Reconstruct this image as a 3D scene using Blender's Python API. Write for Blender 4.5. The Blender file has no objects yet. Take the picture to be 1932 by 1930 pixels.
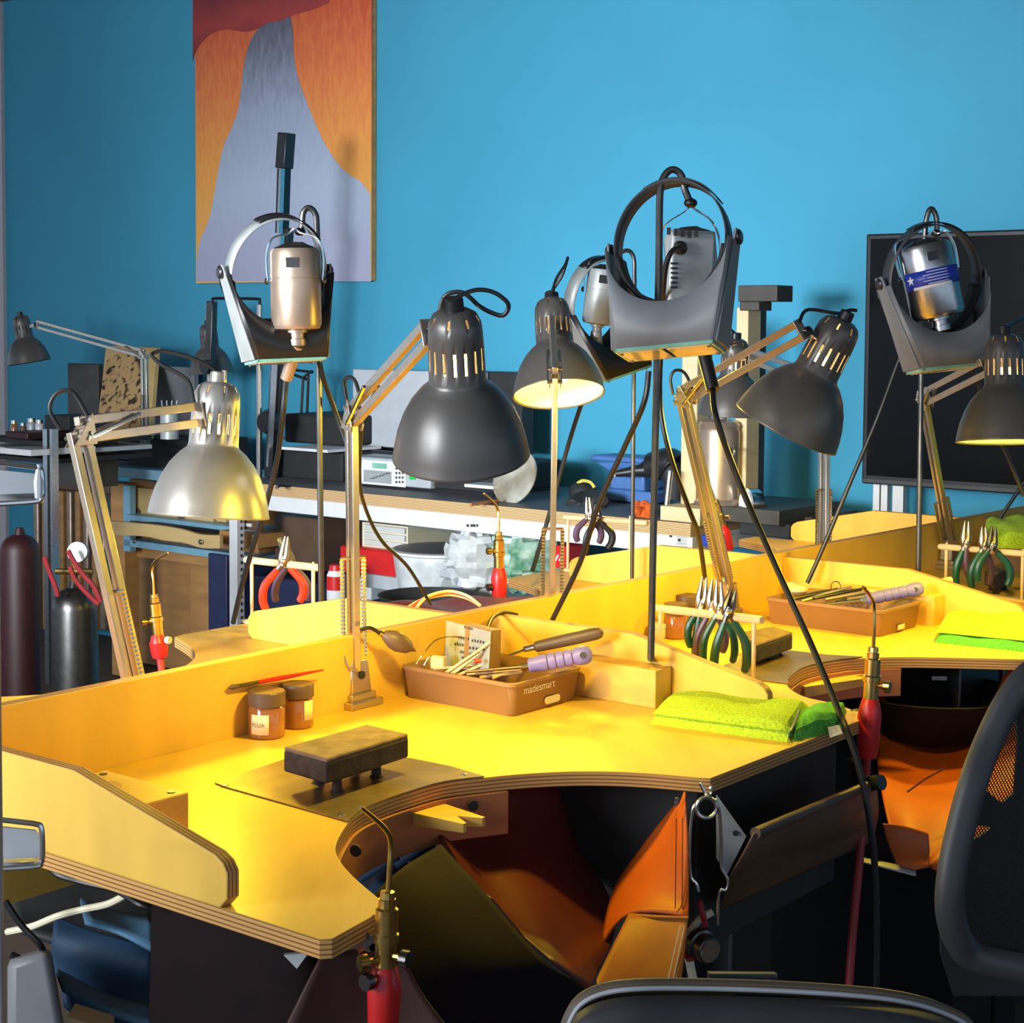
import bpy, bmesh, math, random
from math import sin, cos, pi, radians, sqrt, atan2
from mathutils import Vector as V, Matrix
random.seed(7)
SC = bpy.context.scene
COL = SC.collection
# ---------------- camera ----------------
F = 3200.; CX = 966.; CY = 808.; PIT = radians(3.45); RHO = .007; CAM = V((0, 0, 1.55))
_f = V((0, cos(PIT), -sin(PIT))); _r = V((1, 0, 0)); _u = V((0, sin(PIT), cos(PIT)))
R_ = cos(RHO)*_r + sin(RHO)*_u; U_ = cos(RHO)*_u - sin(RHO)*_r
cd = bpy.data.cameras.new('camera'); cam = bpy.data.objects.new('camera', cd); COL.objects.link(cam)
mw = Matrix((R_, U_, -_f)).transposed().to_4x4(); mw.translation = CAM; cam.matrix_world = mw
cd.sensor_width = 36; cd.lens = F/1932*36; cd.shift_y = -(965-CY)/1932; cd.clip_start = .05
SC.camera = cam
# ---------------- world, daylight, exposure ----------------
w = bpy.data.worlds.new('room_light'); SC.world = w; w.use_nodes = True
bg = w.node_tree.nodes['Background']; bg.inputs[0].default_value = (.62, .78, 1, 1); bg.inputs[1].default_value = .72
def area(name, loc, target, sx, sy, power, col):
    l = bpy.data.lights.new(name, 'AREA'); l.shape = 'RECTANGLE'; l.size = sx; l.size_y = sy; l.energy = power; l.color = col
    o = bpy.data.objects.new(name, l); COL.objects.link(o); o.location = loc
    o.rotation_euler = (V(target)-V(loc)).to_track_quat('-Z', 'Y').to_euler(); return o
wl = area('window_daylight', (-3.0, -.2, 1.75), (0.40, 6.4, 1.58), 1.2, .8, 34, (.88, .95, 1)); wl.data.spread = radians(48)
wl = area('window_daylight_side', (-4.4, -.3, 2.2), (0.2, 3.0, .9), 2.0, 1.8, 140, (.95, .97, 1))
vs = SC.view_settings; vs.view_transform = 'Standard'; vs.look = 'None'; vs.gamma = 1; vs.exposure = 0.35
vs.use_curve_mapping = False
LAMPCOL = (1, .72, .03)
# ---------------- helpers ----------------
def ray(x, y): return ((x-CX)/F)*R_ - ((y-CY)/F)*U_ + _f
def onz(x, y, z=.93):
    d = ray(x, y); return CAM + d*((z-CAM.z)/d.z)
def aty(x, y, Y):
    d = ray(x, y); return CAM + d*(Y/d.y)
W0 = V((.891, 6.016, 0)); WN = V((-.6277, -.7786, 0)).normalized(); WW = V((.7786, -.6277, 0)).normalized(); UP = V((0, 0, 1))
def onw(x, y, d):
    r = ray(x, y); return CAM + r*((d+W0.dot(WN)-CAM.dot(WN))/r.dot(WN))
def wp(s, d, z): return V((W0.x, W0.y, 0)) + WW*s + WN*d + UP*z
BU = V((.7847, -.6198, 0)).normalized(); BV = V((.6198, .7847, 0)).normalized(); B0 = V((-.725, 2.124, 0))
def bp(s, t, z=.93): return B0 + BV*s + BU*(t+.035*max(0, s-1.6)) + UP*z
TZ = .93
def srgb(r, g, b):
    f = lambda c: (c/255/12.92) if c/255 <= .04045 else ((c/255+.055)/1.055)**2.4
    return (f(r), f(g), f(b))
class MB:
    def __init__(s): s.v = []; s.f = []
    def add(s, vs_, fs):
        o = len(s.v); s.v += [V(p) for p in vs_]; s.f += [[i+o for i in q] for q in fs]; return s
    def hexa(s, p): # 4 bottom ccw, 4 top
        return s.add(p, [(3,2,1,0),(4,5,6,7),(0,1,5,4),(1,2,6,5),(2,3,7,6),(3,0,4,7)])
    def fbox(s, o, a, b, c): # origin corner + 3 edge vectors
        o, a, b, c = V(o), V(a), V(b), V(c)
        if a.cross(b).dot(c) < 0: a, b = b, a
        return s.hexa([o, o+a, o+a+b, o+b, o+c, o+a+c, o+a+b+c, o+b+c])
    def cbox(s, c, a, b, h): # centre + full edge vectors
        a, b, h = V(a), V(b), V(h); return s.fbox(V(c)-(a+b+h)/2, a, b, h)
    def box(s, c, sx, sy, sz): return s.cbox(c, (sx,0,0), (0,sy,0), (0,0,sz))
    def bar(s, p, q, w, h, up=(0,0,1)):
        p, q = V(p), V(q); d = (q-p).normalized(); up = V(up)
        a = d.cross(up)
        if a.length < 1e-3: a = d.cross(V((1,0,0)))
        a.normalize(); b = a.cross(d).normalized(); return s.fbox(p-a*w/2-b*h/2, a*w, b*h, q-p)
    def prism(s, pts, vec):
        n = len(pts); pts = [V(p) for p in pts]; vec = V(vec)
        return s.add(pts+[p+vec for p in pts], [list(range(n))[::-1], list(range(n, 2*n))]+[(i, (i+1)%n, n+(i+1)%n, n+i) for i in range(n)])
    def rings(s, rg, closed=True, caps=True):
        n = len(rg[0]); o = []; f = []
        for r in rg: o += r
        m = n if closed else n-1
        for k in range(len(rg)-1):
            for i in range(m):
                j = (i+1) % n; f.append((k*n+i, k*n+j, (k+1)*n+j, (k+1)*n+i))
        if caps and closed: f.append(list(range(n))[::-1]); f.append([(len(rg)-1)*n+i for i in range(n)])
        return s.add(o, f)
    def tube(s, pts, r, n=8, caps=True):
        pts = [V(p) for p in pts]; m = len(pts)
        R = r if isinstance(r, (list, tuple)) else [r]*m
        t0 = (pts[1]-pts[0]).normalized(); a = t0.orthogonal().normalized(); rg = []
        for i, p in enumerate(pts):
            t = ((pts[min(i+1, m-1)]-p).normalized() + (p-pts[max(i-1, 0)]).normalized())
            t = t.normalized() if t.length > 1e-6 else t0
            a = (a - t*a.dot(t)).normalized(); b = t.cross(a)
            rg.append([p+(a*cos(2*pi*k/n)+b*sin(2*pi*k/n))*R[i] for k in range(n)])
        return s.rings(rg, caps=caps)
    def lathe(s, prof, o, ax, n=24, caps=True, skip=None):
        o = V(o); ax = V(ax).normalized(); a = ax.orthogonal().normalized(); b = ax.cross(a); q = []; f = []
        for r, z in prof: q += [o+ax*z+(a*cos(2*pi*k/n)+b*sin(2*pi*k/n))*max(r, 1e-5) for k in range(n)]
        for k in range(len(prof)-1):
            for i in range(n):
                if skip and skip(k, i): continue
                f.append((k*n+i, k*n+(i+1)%n, (k+1)*n+(i+1)%n, (k+1)*n+i))
        if caps: f.append(list(range(n))[::-1]); f.append([(len(prof)-1)*n+i for i in range(n)])
        return s.add(q, f)
    def grid(s, rows):
        n = len(rows[0]); q = []; f = []
        for r in rows: q += r
        for k in range(len(rows)-1):
            for i in range(n-1): f.append((k*n+i, k*n+i+1, (k+1)*n+i+1, (k+1)*n+i))
        return s.add(q, f)
    def ball(s, c, rx, ry=None, rz=None, n=12):
        ry = ry or rx; rz = rz or rx; c = V(c); rg = []
        for k in range(1, n//2+2-1):
            th = pi*k/(n//2+1-0)
            rg.append([c+V((rx*sin(th)*cos(2*pi*i/n), ry*sin(th)*sin(2*pi*i/n), -rz*cos(th))) for i in range(n)])
        return s.rings(rg)
def smooth(pts, n=6, closed=False):
    pts = [V(p) for p in pts]; m = len(pts); out = []
    for i in range(m if closed else m-1):
        if closed: p0, p1, p2, p3 = pts[(i-1)%m], pts[i], pts[(i+1)%m], pts[(i+2)%m]
        else: p0, p1, p2, p3 = pts[max(i-1, 0)], pts[i], pts[i+1], pts[min(i+2, m-1)]
        for k in range(n):
            t = k/n; out.append(.5*((2*p1)+(p2-p0)*t+(2*p0-5*p1+4*p2-p3)*t*t+(3*p1-p0-3*p2+p3)*t**3))
    if not closed: out.append(pts[-1])
    return out
def resample(pts, n):
    pts = [V(p) for p in pts]; L = [0]
    for i in range(1, len(pts)): L.append(L[-1]+(pts[i]-pts[i-1]).length)
    out = []; j = 0
    for k in range(n):
        d = L[-1]*k/(n-1)
        while j < len(L)-2 and L[j+1] < d: j += 1
        t = (d-L[j])/max(L[j+1]-L[j], 1e-9); out.append(pts[j].lerp(pts[j+1], min(max(t, 0), 1)))
    return out
def loft(mb, curves, nu=24, nv=6, sm=True):
    cs = [resample(smooth(c, 6) if sm and len(c) > 2 else c, nu) for c in curves]
    rows = []
    cols = [smooth([c[i] for c in cs], nv) if len(cs) > 2 else resample([c[i] for c in cs], nv+1) for i in range(nu)]
    for k in range(len(cols[0])): rows.append([cols[i][k] for i in range(nu)])
    return mb.grid(rows)
def link(name, mb, mat, loc, ang=35, bev=0, sol=0, sub=0, soff=-1):
    me = bpy.data.meshes.new(name); me.from_pydata([p-loc for p in mb.v], [], mb.f); me.update()
    bm = bmesh.new(); bm.from_mesh(me)
    if not sol: bmesh.ops.recalc_face_normals(bm, faces=bm.faces)
    bm.to_mesh(me); bm.free()
    me.polygons.foreach_set('use_smooth', [True]*len(me.polygons)); me.set_sharp_from_angle(angle=radians(ang))
    me.materials.append(mat); o = bpy.data.objects.new(name, me); COL.objects.link(o)
    if sol: m = o.modifiers.new('thickness', 'SOLIDIFY'); m.thickness = sol; m.offset = soff
    if sub: m = o.modifiers.new('smooth', 'SUBSURF'); m.levels = m.render_levels = sub
    if bev: m = o.modifiers.new('bevel', 'BEVEL'); m.width = bev; m.segments = 2; m.limit_method = 'ANGLE'; m.angle_limit = radians(50)
    return o
def thing(name, label, cat, loc=(0,0,0), group=None):
    o = bpy.data.objects.new(name, None); COL.objects.link(o); o.location = loc; o.empty_display_size = .05
    o['label'] = label; o['category'] = cat
    if group: o['group'] = group
    return o
def root_of(o):
    l = V((0,0,0))
    while o: l = l+o.location; o = o.parent
    return l
def part(root, name, mb, mat, label=None, **k):
    o = link(name, mb, mat, root_of(root), **k); o.parent = root
    if label: o['label'] = label
    return o
def solo(name, label, cat, mb, mat, loc=None, group=None, **k):
    loc = V(loc) if loc is not None else sum(mb.v, V((0,0,0)))/len(mb.v)
    o = link(name, mb, mat, loc, **k); o.location = loc; o['label'] = label; o['category'] = cat
    if group: o['group'] = group
    return o
def struct(name, mb, mat, **k):
    o = link(name, mb, mat, V((0,0,0)), **k); o['kind'] = 'structure'; return o
def copy_tree(o, parent=None):
    c = o.copy(); COL.objects.link(c); c.parent = parent
    for ch in list(o.children): copy_tree(ch, c)
    return c
def clone(root, loc, rot=None, label=None, group=None):
    c = copy_tree(root); c.location = loc
    if rot is not None: c.rotation_euler = rot
    if label: c['label'] = label
    if group: c['group'] = group
    return c
# ---------------- materials ----------------
def mat(name, col, rough=.5, metal=0., var=.1, sc=18., bump=0., spec=.5, stretch=None, col2=None, coat=0, trans=0, alpha=1, detail=4, lo=.35, hi=.65):
    m = bpy.data.materials.new(name); m.use_nodes = True; N = m.node_tree.nodes; L = m.node_tree.links; b = N['Principled BSDF']
    tc = N.new('ShaderNodeTexCoord'); mp = N.new('ShaderNodeMapping'); L.new(tc.outputs['Object'], mp.inputs[0])
    if stretch: mp.inputs['Scale'].default_value = stretch
    no = N.new('ShaderNodeTexNoise'); no.inputs['Scale'].default_value = sc; no.inputs['Detail'].default_value = detail; L.new(mp.outputs[0], no.inputs[0])
    r = N.new('ShaderNodeValToRGB'); L.new(no.outputs[0], r.inputs[0]); r.color_ramp.elements[0].position = lo; r.color_ramp.elements[1].position = hi
    c1 = [max(0, c*(1-var)) for c in col]; c2 = [min(1, c*(1+var)) for c in col] if col2 is None else col2
    r.color_ramp.elements[0].color = (*c1, 1); r.color_ramp.elements[1].color = (*c2, 1)
    L.new(r.outputs[0], b.inputs['Base Color']); b.inputs['Roughness'].default_value = rough; b.inputs['Metallic'].default_value = metal
    b.inputs['Specular IOR Level'].default_value = spec; b.inputs['Coat Weight'].default_value = coat
    b.inputs['Transmission Weight'].default_value = trans; b.inputs['Alpha'].default_value = alpha
    if bump:
        bu = N.new('ShaderNodeBump'); bu.inputs['Strength'].default_value = bump; bu.inputs['Distance'].default_value = .002
        L.new(no.outputs[0], bu.inputs['Height']); L.new(bu.outputs[0], b.inputs['Normal'])
    return m
def emit(name, col, st):
    m = bpy.data.materials.new(name); m.use_nodes = True; b = m.node_tree.nodes['Principled BSDF']
    b.inputs['Emission Color'].default_value = (*col, 1); b.inputs['Emission Strength'].default_value = st; b.inputs['Base Color'].default_value = (*col, 1); return m
def plymat(name, axis, face, edge1, edge2, rough=.4, ax2=None, th=.02):
    """birch plywood: veneer on the faces across `axis`, ply stripes on the edges"""
    m = mat(name, face, rough, var=.07, sc=3.5, stretch=(6, 1, 1), spec=.25, detail=6)
    N = m.node_tree.nodes; L = m.node_tree.links; b = N['Principled BSDF']
    src = b.inputs['Base Color'].links[0].from_socket
    g = N.new('ShaderNodeNewGeometry'); d1 = N.new('ShaderNodeVectorMath'); d1.operation = 'DOT_PRODUCT'; d1.inputs[1].default_value = axis
    L.new(g.outputs['True Normal'], d1.inputs[0]); ab = N.new('ShaderNodeMath'); ab.operation = 'ABSOLUTE'; L.new(d1.outputs['Value'], ab.inputs[0])
    lt = N.new('ShaderNodeMath'); lt.operation = 'LESS_THAN'; lt.inputs[1].default_value = .75; L.new(ab.outputs[0], lt.inputs[0])
    d2 = N.new('ShaderNodeVectorMath'); d2.operation = 'DOT_PRODUCT'; d2.inputs[1].default_value = axis; L.new(g.outputs['Position'], d2.inputs[0])
    mu = N.new('ShaderNodeMath'); mu.operation = 'MULTIPLY'; mu.inputs[1].default_value = 2*pi/.0052; L.new(d2.outputs['Value'], mu.inputs[0])
    si = N.new('ShaderNodeMath'); si.operation = 'SINE'; L.new(mu.outputs[0], si.inputs[0])
    r2 = N.new('ShaderNodeValToRGB'); r2.color_ramp.elements[0].position = .12; r2.color_ramp.elements[1].position = .4
    r2.color_ramp.elements[0].color = (*edge1, 1); r2.color_ramp.elements[1].color = (*edge2, 1)
    ad = N.new('ShaderNodeMath'); ad.operation = 'MULTIPLY_ADD'; ad.inputs[1].default_value = .5; ad.inputs[2].default_value = .5; L.new(si.outputs[0], ad.inputs[0]); L.new(ad.outputs[0], r2.inputs[0])
    mx = N.new('ShaderNodeMix'); mx.data_type = 'RGBA'; L.new(lt.outputs[0], mx.inputs['Factor']); L.new(src, mx.inputs['A']); L.new(r2.outputs[0], mx.inputs['B'])
    L.new(mx.outputs['Result'], b.inputs['Base Color']); return m
S = srgb
BIRCH = S(228, 185, 84); PE1 = S(140, 92, 50); PE2 = S(206, 160, 96)
M = dict(
 ply_z=plymat('birch_ply_flat', (0,0,1), BIRCH, PE1, PE2), ply_v=plymat('birch_ply_cross', tuple(BV), BIRCH, PE1, PE2), ply_u=plymat('birch_ply_long', tuple(BU), BIRCH, PE1, PE2),
 ply_w=plymat('worktop_ply', (0,0,1), S(104, 104, 108), S(120, 80, 45), S(225, 190, 140), .5),
 blue=mat('blue_wall_paint', S(60, 152, 184), .75, var=.05, sc=1.4, bump=.05),
 floor=mat('concrete_floor', S(92, 78, 68), .7, var=.15, sc=5),
 white=mat('white_paint', S(225, 226, 228), .4, var=.03), offw=mat('offwhite_plastic', S(205, 205, 200), .45, var=.04),
 lgrey=mat('light_grey_enamel', S(178, 184, 190), .4, var=.04), mgrey=mat('mid_grey_paint', S(120, 124, 128), .5, var=.06), dgrey=mat('dark_grey_plastic', S(58, 60, 64), .5, var=.08),
 shade=mat('dark_grey_lamp_paint', S(98, 95, 92), .36, metal=.35, var=.03, sc=40), shade_s=mat('silver_lamp_paint', S(170, 166, 160), .34, metal=.6, var=.03, sc=40),
 refl=mat('white_reflector_enamel', S(240, 236, 225), .5, var=.02), arm=mat('lamp_arm_nickel', S(196, 184, 168), .3, metal=.85, var=.05, sc=60),
 steel=mat('brushed_steel', S(190, 190, 190), .28, metal=1, var=.08, sc=90), dsteel=mat('dark_steel', S(90, 88, 86), .32, metal=.9, var=.12, sc=50),
 chrome=mat('bright_spring_wire', S(215, 215, 212), .2, metal=1, var=.03), brass=mat('brass', S(205, 172, 100), .26, metal=1, var=.12, sc=30),
 black=mat('black_rubber', S(24, 24, 26), .42, var=.2, sc=40), blackp=mat('black_plastic', S(32, 33, 36), .35, var=.12), blackm=mat('matt_black_sheet', S(34, 36, 38), .7, var=.15),
 dgloss=mat('dark_screen', S(7, 6, 5), .16, var=.1, spec=.22), red=mat('red_plastic', S(205, 34, 34), .35, var=.08), redh=mat('red_hose_rubber', S(150, 34, 40), .5, var=.1), redd=mat('dark_red_paint', S(48, 13, 17), .5, var=.15),
 navy=mat('dark_blue_plastic', S(42, 50, 88), .45, var=.12), orange=mat('orange_leather', S(196, 92, 24), .5, var=.14, sc=9, bump=.25), tan=mat('tan_leather', S(176, 108, 44), .55, var=.16, sc=10, bump=.25),
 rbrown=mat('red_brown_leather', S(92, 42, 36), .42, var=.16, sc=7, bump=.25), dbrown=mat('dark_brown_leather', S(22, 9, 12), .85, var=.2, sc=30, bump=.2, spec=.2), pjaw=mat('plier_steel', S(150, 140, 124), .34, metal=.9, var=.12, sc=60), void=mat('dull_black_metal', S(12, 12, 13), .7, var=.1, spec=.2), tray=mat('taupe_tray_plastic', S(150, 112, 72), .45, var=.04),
 green=mat('lime_microfibre', S(172, 205, 44), .95, var=.22, sc=260, bump=.9), greend=mat('green_microfibre_back', S(88, 176, 62), .95, var=.2, sc=260, bump=.9),
 lav=mat('lavender_rubber', S(128, 118, 190), .45, var=.05), char=mat('charcoal_block', S(52, 42, 40), .75, var=.35, sc=60, bump=.5), chart=mat('scorched_ceramic', S(150, 126, 104), .85, var=.3, sc=45, bump=.6, col2=S(104, 82, 66)),
 pine=mat('pine_block', S(222, 176, 84), .5, var=.12, sc=2.2, stretch=(2, 9, 14), detail=6), wood=mat('oak_board', S(184, 136, 80), .5, var=.14, sc=3, stretch=(1, 1, 8)), woodl=mat('pale_drawer_wood', S(216, 184, 124), .5, var=.06, sc=4, stretch=(1, 1, 6)),
 dowel=mat('beech_dowel', S(226, 196, 150), .5, var=.08, sc=12), rosew=mat('dark_wood_pin', S(178, 112, 66), .5, var=.16, sc=6, stretch=(1, 1, 6)), cork=mat('burl_veneer', S(196, 160, 110), .6, col2=S(66, 48, 32), sc=30, lo=.52, hi=.60, var=0),
 platem=mat('worn_steel_plate', S(150, 130, 104), .38, metal=.75, var=.18, sc=14), glass=mat('amber_jar_glass', S(150, 96, 52), .15, var=.1, coat=.4), lid=mat('brown_lid', S(96, 74, 58), .45, var=.1), paper=mat('paper_label', S(238, 228, 190), .8, var=.03),
 cream=mat('cream_plastic', S(226, 218, 190), .5, var=.04), lblue=mat('light_blue_laminate', S(130, 180, 205), .4, var=.06), greenh=mat('dark_green_grips', S(20, 78, 62), .35, var=.15), purp=mat('purple_grey_grips', S(86, 62, 86), .4, var=.15),
 orangeg=mat('red_orange_grips', S(226, 52, 24), .35, var=.1), camo=mat('grey_steel_case', S(170, 176, 176), .45, metal=.3, var=.1), copper=mat('warm_grey_casting', S(178, 158, 140), .36, metal=.65, var=.12),
 labelb=mat('blue_label', S(36, 60, 170), .4, var=.05), bag=mat('clear_crumpled_bag', S(205, 210, 212), .25, var=.12, sc=22, bump=.6, coat=.5), bagg=mat('green_plastic_bag', S(90, 150, 118), .3, col2=S(190, 215, 200), sc=18, bump=.8),
 anvil=mat('blue_painted_iron', S(70, 110, 170), .45, var=.1), timber=mat('pale_timber', S(216, 196, 154), .55, var=.06, sc=3, stretch=(1,1,8)), press=mat('blackened_frame', S(66, 62, 56), .5, var=.15), tealb=mat('blue_bag_fabric', S(24, 58, 86), .7, var=.35, sc=9),
 foam=mat('orange_fluff', S(205, 92, 30), .95, var=.4, sc=60, bump=.8), teal=mat('green_lens_edge', S(130, 190, 170), .15, var=.2, coat=.6), lens=mat('magnifier_lens', S(222, 214, 190), .12, var=.14, sc=30, coat=.6),
)
# ================= room shell =================
m = MB(); a = wp(-8, 0, 0); m.fbox(wp(-8, -.12, 0), WW*14, WN*.12, UP*3.2); struct('wall_back', m, M['blue'])
m = MB(); m.box((0, 4.5, -.05), 22, 17, .1); struct('floor', m, M['floor'])
m = MB(); m.box((0, 4.5, 3.25), 22, 17, .1); struct('ceiling', m, mat('grey_ceiling', S(120, 120, 122), .8))
_s0 = (onw(13, 600, .0)-wp(0, 0, 0)).dot(WW)
m = MB(); m.fbox(wp(_s0-2, 0, 0), WW*2, WN*.02, UP*3.2); struct('wall_left', m, mat('pale_grey_wall', S(196, 192, 196), .7, var=.03))
# ================= workbenches =================
def arcpts(px): return smooth([onz(*p) for p in px], 4)
A1 = arcpts([(735,1709),(716,1695),(666,1652),(638,1617),(635,1590),(657,1552),(681,1531),(725,1511),(772,1495),(836,1477),(914,1467),(1000,1459),(1103,1455),(1210,1458),(1318,1467)])
A2 = arcpts([(1614,1341),(1573,1327),(1518,1314),(1488,1296),(1489,1280),(1518,1260),(1571,1248),(1628,1241),(1730,1239),(1932,1243)])
def st(p):
    q = p-B0; return (q.dot(BV), q.dot(BU))
A1s = [st(p) for p in A1]; A2s = [st(p) for p in A2]
SEAM = [-.02, 1.116, 2.13, 3.17, 3.72]; RS = [.02, 1.085, 2.13, 3.17]
def top_outline(k):
    if k == 0: return [(-.02, 0)] + [(-.018, .695), (-.008, .704), (.068, .69)] + A1s + [(.762, .675), (1.116, .675), (1.116, 0)]
    if k == 1: return [(1.116, 0), (1.116, .675), (1.268, .675)] + A2s + [(1.885, .69), (2.13, .672), (2.13, 0)]
    o = SEAM[k]; L = SEAM[k+1]-o
    if k == 3: return [(o, 0), (o, .5), (o+L, .5), (o+L, 0)]
    arc = [(o+.02+(s-0)*.93+.06, t) for s, t in A1s]
    return [(o, 0), (o, .69), (o+.1, .69)] + arc + [(o+.80, .69), (o+L, .69), (o+L, 0)]
def side_board(s0, sgn=1, t0=0., k=1.):
    """profiled side board across the bench; sgn -1 for the rear row"""
    pr = [(0, 0), (.548, 0), (.56, .012), (.56, .04), (.553, .05), (.54, .057), (.31, .105), (.3, .107), (0, .107)]
    m = MB(); m.prism([bp(s0, t0+sgn*t, TZ+z) for t, z in pr], bp(s0+.018, t0, TZ)-bp(s0, t0, TZ)); return m
bench_labels = ['front jewellery workbench in birch plywood with open cutout and leather apron', 'birch workbench behind the middle pliers rack, its cutout beside the mesh chair',
  'birch workbench standing before the television', 'far right birch workbench at the edge of view']
T0 = (0, 0, 0)
BENCH = []
def dark_pedestal_fill(bench, s0, s1, t0, t1, z1=.905):  # black cabinet blocks added to keep the space under the tops dark
    m = MB(); m.fbox(bp(s0, t0, 0), bp(s1, t0, 0)-bp(s0, t0, 0), bp(s0, t1, 0)-bp(s0, t0, 0), UP*z1); part(bench, 'dark_pedestal_fill', m, M['blackp'], bev=.004)
for k in range(4):
    b = thing('workbench', bench_labels[k], 'workbench', bp(SEAM[k]+.5, .2, 0), 'front row of plywood workbenches'); BENCH.append(b)
    m = MB(); m.prism([bp(s, t, TZ-.021) for s, t in top_outline(k)], UP*.021); part(b, 'bench_top', m, M['ply_z'], bev=.0015)
    m = MB(); m.prism([bp(SEAM[k]+.0, -.02, .78), bp(SEAM[k+1], -.02, .78), bp(SEAM[k+1], 0, .78), bp(SEAM[k], 0, .78)], UP*.268); part(b, 'back_panel', m, M['ply_u'], bev=.0015)
    part(b, 'side_panel', side_board([-.02, 1.118, 2.132, 3.172][k]), M['ply_v'], bev=.002)
    dark_pedestal_fill(b, SEAM[k+1]-.2, SEAM[k+1]-.02, .04, .52)
    if k: dark_pedestal_fill(b, SEAM[k]+.0, SEAM[k]+.1, .04, .52)
rear_lab = ['rear row birch workbench left of the front bench divider, nearest the silver lamp', 'rear row birch workbench opposite the middle magnifier stand', 'rear row birch workbench just below the hydraulic press and right desk lamp']
RB = []
for k in range(3):
    a, c = RS[k], RS[k+1]; b = thing('workbench', rear_lab[k], 'workbench', bp(a+.5, -.3, 0), 'rear row of plywood workbenches'); RB.append(b)
    o = [(0, 0), (0, .69), (.07, .69)] + [(s, t) for s, t in A1s] + [(.765, .69), (c-a, .69), (c-a, 0)]
    m = MB(); m.prism([bp(c-s, -.021-t, TZ-.021) for s, t in o], UP*.021); part(b, 'bench_top', m, M['ply_z'], bev=.0015)
    part(b, 'side_panel', side_board(c-.018, -1, -.021), M['ply_v'], bev=.002)
    if k: dark_pedestal_fill(b, a, a+.2, -.5, -.06)
    dark_pedestal_fill(b, c-.12, c, -.5, -.06)
b = RB[0]; part(b, 'side_panel', side_board(RS[0], -1, -.021), M['ply_v'], bev=.002)
# ---- steel/brass solder plates let into the bench fronts, bench pins, screws ----
def bench_plate(idx, corner_px, arc):
    m = MB(); pts = [onz(*p, TZ+.0008) for p in corner_px] + [p+UP*.0008 for p in arc]
    m.prism(pts, UP*.0014); o = part(BENCH[idx], 'solder_plate', m, M['platem'], label='thin worn metal plate let into the plywood top')
    return o
arcA = smooth([onz(*p) for p in [(657,1552),(681,1531),(725,1511),(772,1495),(836,1477),(914,1467)]], 4)
bench_plate(0, [(914,1466),(850,1447),(775,1432),(590,1416),(405,1478),(430,1487),(530,1515)], arcA)
for p in [(425,1481),(645,1537),(875,1461)]:
    q = onz(*p, TZ+.0022); m = MB(); m.lathe([(.005, 0), (.005, .0008), (.003, .0012)], q, UP, 12); part(BENCH[0], 'screw', m, M['steel'], label='small bright screw head')
arcB = smooth([onz(*p) for p in [(1488,1292),(1489,1280),(1518,1260),(1571,1248),(1628,1241)]], 4)
bench_plate(1, [(1628,1240),(1560,1236),(1490,1228),(1400,1240),(1355,1262),(1440,1285)], arcB)
# apron board under the cutout carrying the pin (front bench)
def front_strip(idx, px, z0, z1, name, mt, off=.006, th=.018):
    pts = smooth([onz(*p) for p in px], 5); n = len(pts); outer = []; inner = []
    for i, p in enumerate(pts):
        t = (pts[min(i+1, n-1)]-pts[max(i-1, 0)]); nn = V((t.y, -t.x, 0)).normalized()
        outer.append(p+nn*(-off)); inner.append(p-nn*(off+th))
    rg = [[V((o.x, o.y, z0)), V((o.x, o.y, z1)), V((i.x, i.y, z1)), V((i.x, i.y, z0))] for o, i in zip(outer, inner)]
    m = MB(); m.rings(rg); return part(BENCH[idx], name, m, mt, bev=.0015)
front_strip(0, [(640,1622),(637,1590),(657,1552),(681,1531),(725,1511),(772,1495),(836,1477),(914,1467),(958,1462)], TZ-.082, TZ-.0215, 'pin_board', M['rosew'], off=-.004)
m = MB()
pa = onz(742, 1540, .905); 
def pin(idx, base, tip, w0, w1, z, mt):
    """bench pin: wedge of wood with V notch"""
    base, tip = V(base), V(tip); d = (tip-base); L = d.length; d.normalize(); s = V((-d.y, d.x, 0))
    o = [base-s*w0, base+s*w0, tip+s*w1, tip+s*w1*.72-d*.0, tip-d*L*.26, tip-s*w1*.72-d*.0, tip-s*w1]
    m = MB(); n = len(o)
    topz = [q for q in o]; bot = [q-UP*(.02-.008*((q-base).dot(d)/L)) for q in o]
    m.add(bot+topz, [list(range(n))[::-1], list(range(n, 2*n))]+[(i, (i+1)%n, n+(i+1)%n, n+i) for i in range(n)])
    return part(BENCH[idx], 'bench_pin', m, mt, label='pale wooden bench pin with a V notch')
pin(0, onz(752,1530,.902).lerp(onz(798,1505,.902), .5)+V((-.004,.008,0)), onz(895,1548,.902), .034, .021, .902, M['pine'])
pin(1, onz(1500,1290,.9), onz(1650,1272,.9), .03, .02, .9, M['pine'])
front_strip(1, [(1492,1300),(1489,1280),(1518,1260),(1571,1248),(1628,1241),(1700,1239)], TZ-.075, TZ-.0215, 'pin_board', M['rosew'], off=-.004)
# socket holes in the pin board
for p, Y in [((671,1605), 2.03), ((893,1520), 2.28)]:
    q = aty(*p, Y); m = MB(); m.lathe([(.0075, -.002), (.0075, .001)], q, (-.35, -.93, 0) if p[0] < 700 else (.3, -.95, 0), 14); part(BENCH[0], 'socket_hole', m, M['blackm'], label='dark round hole')
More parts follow.
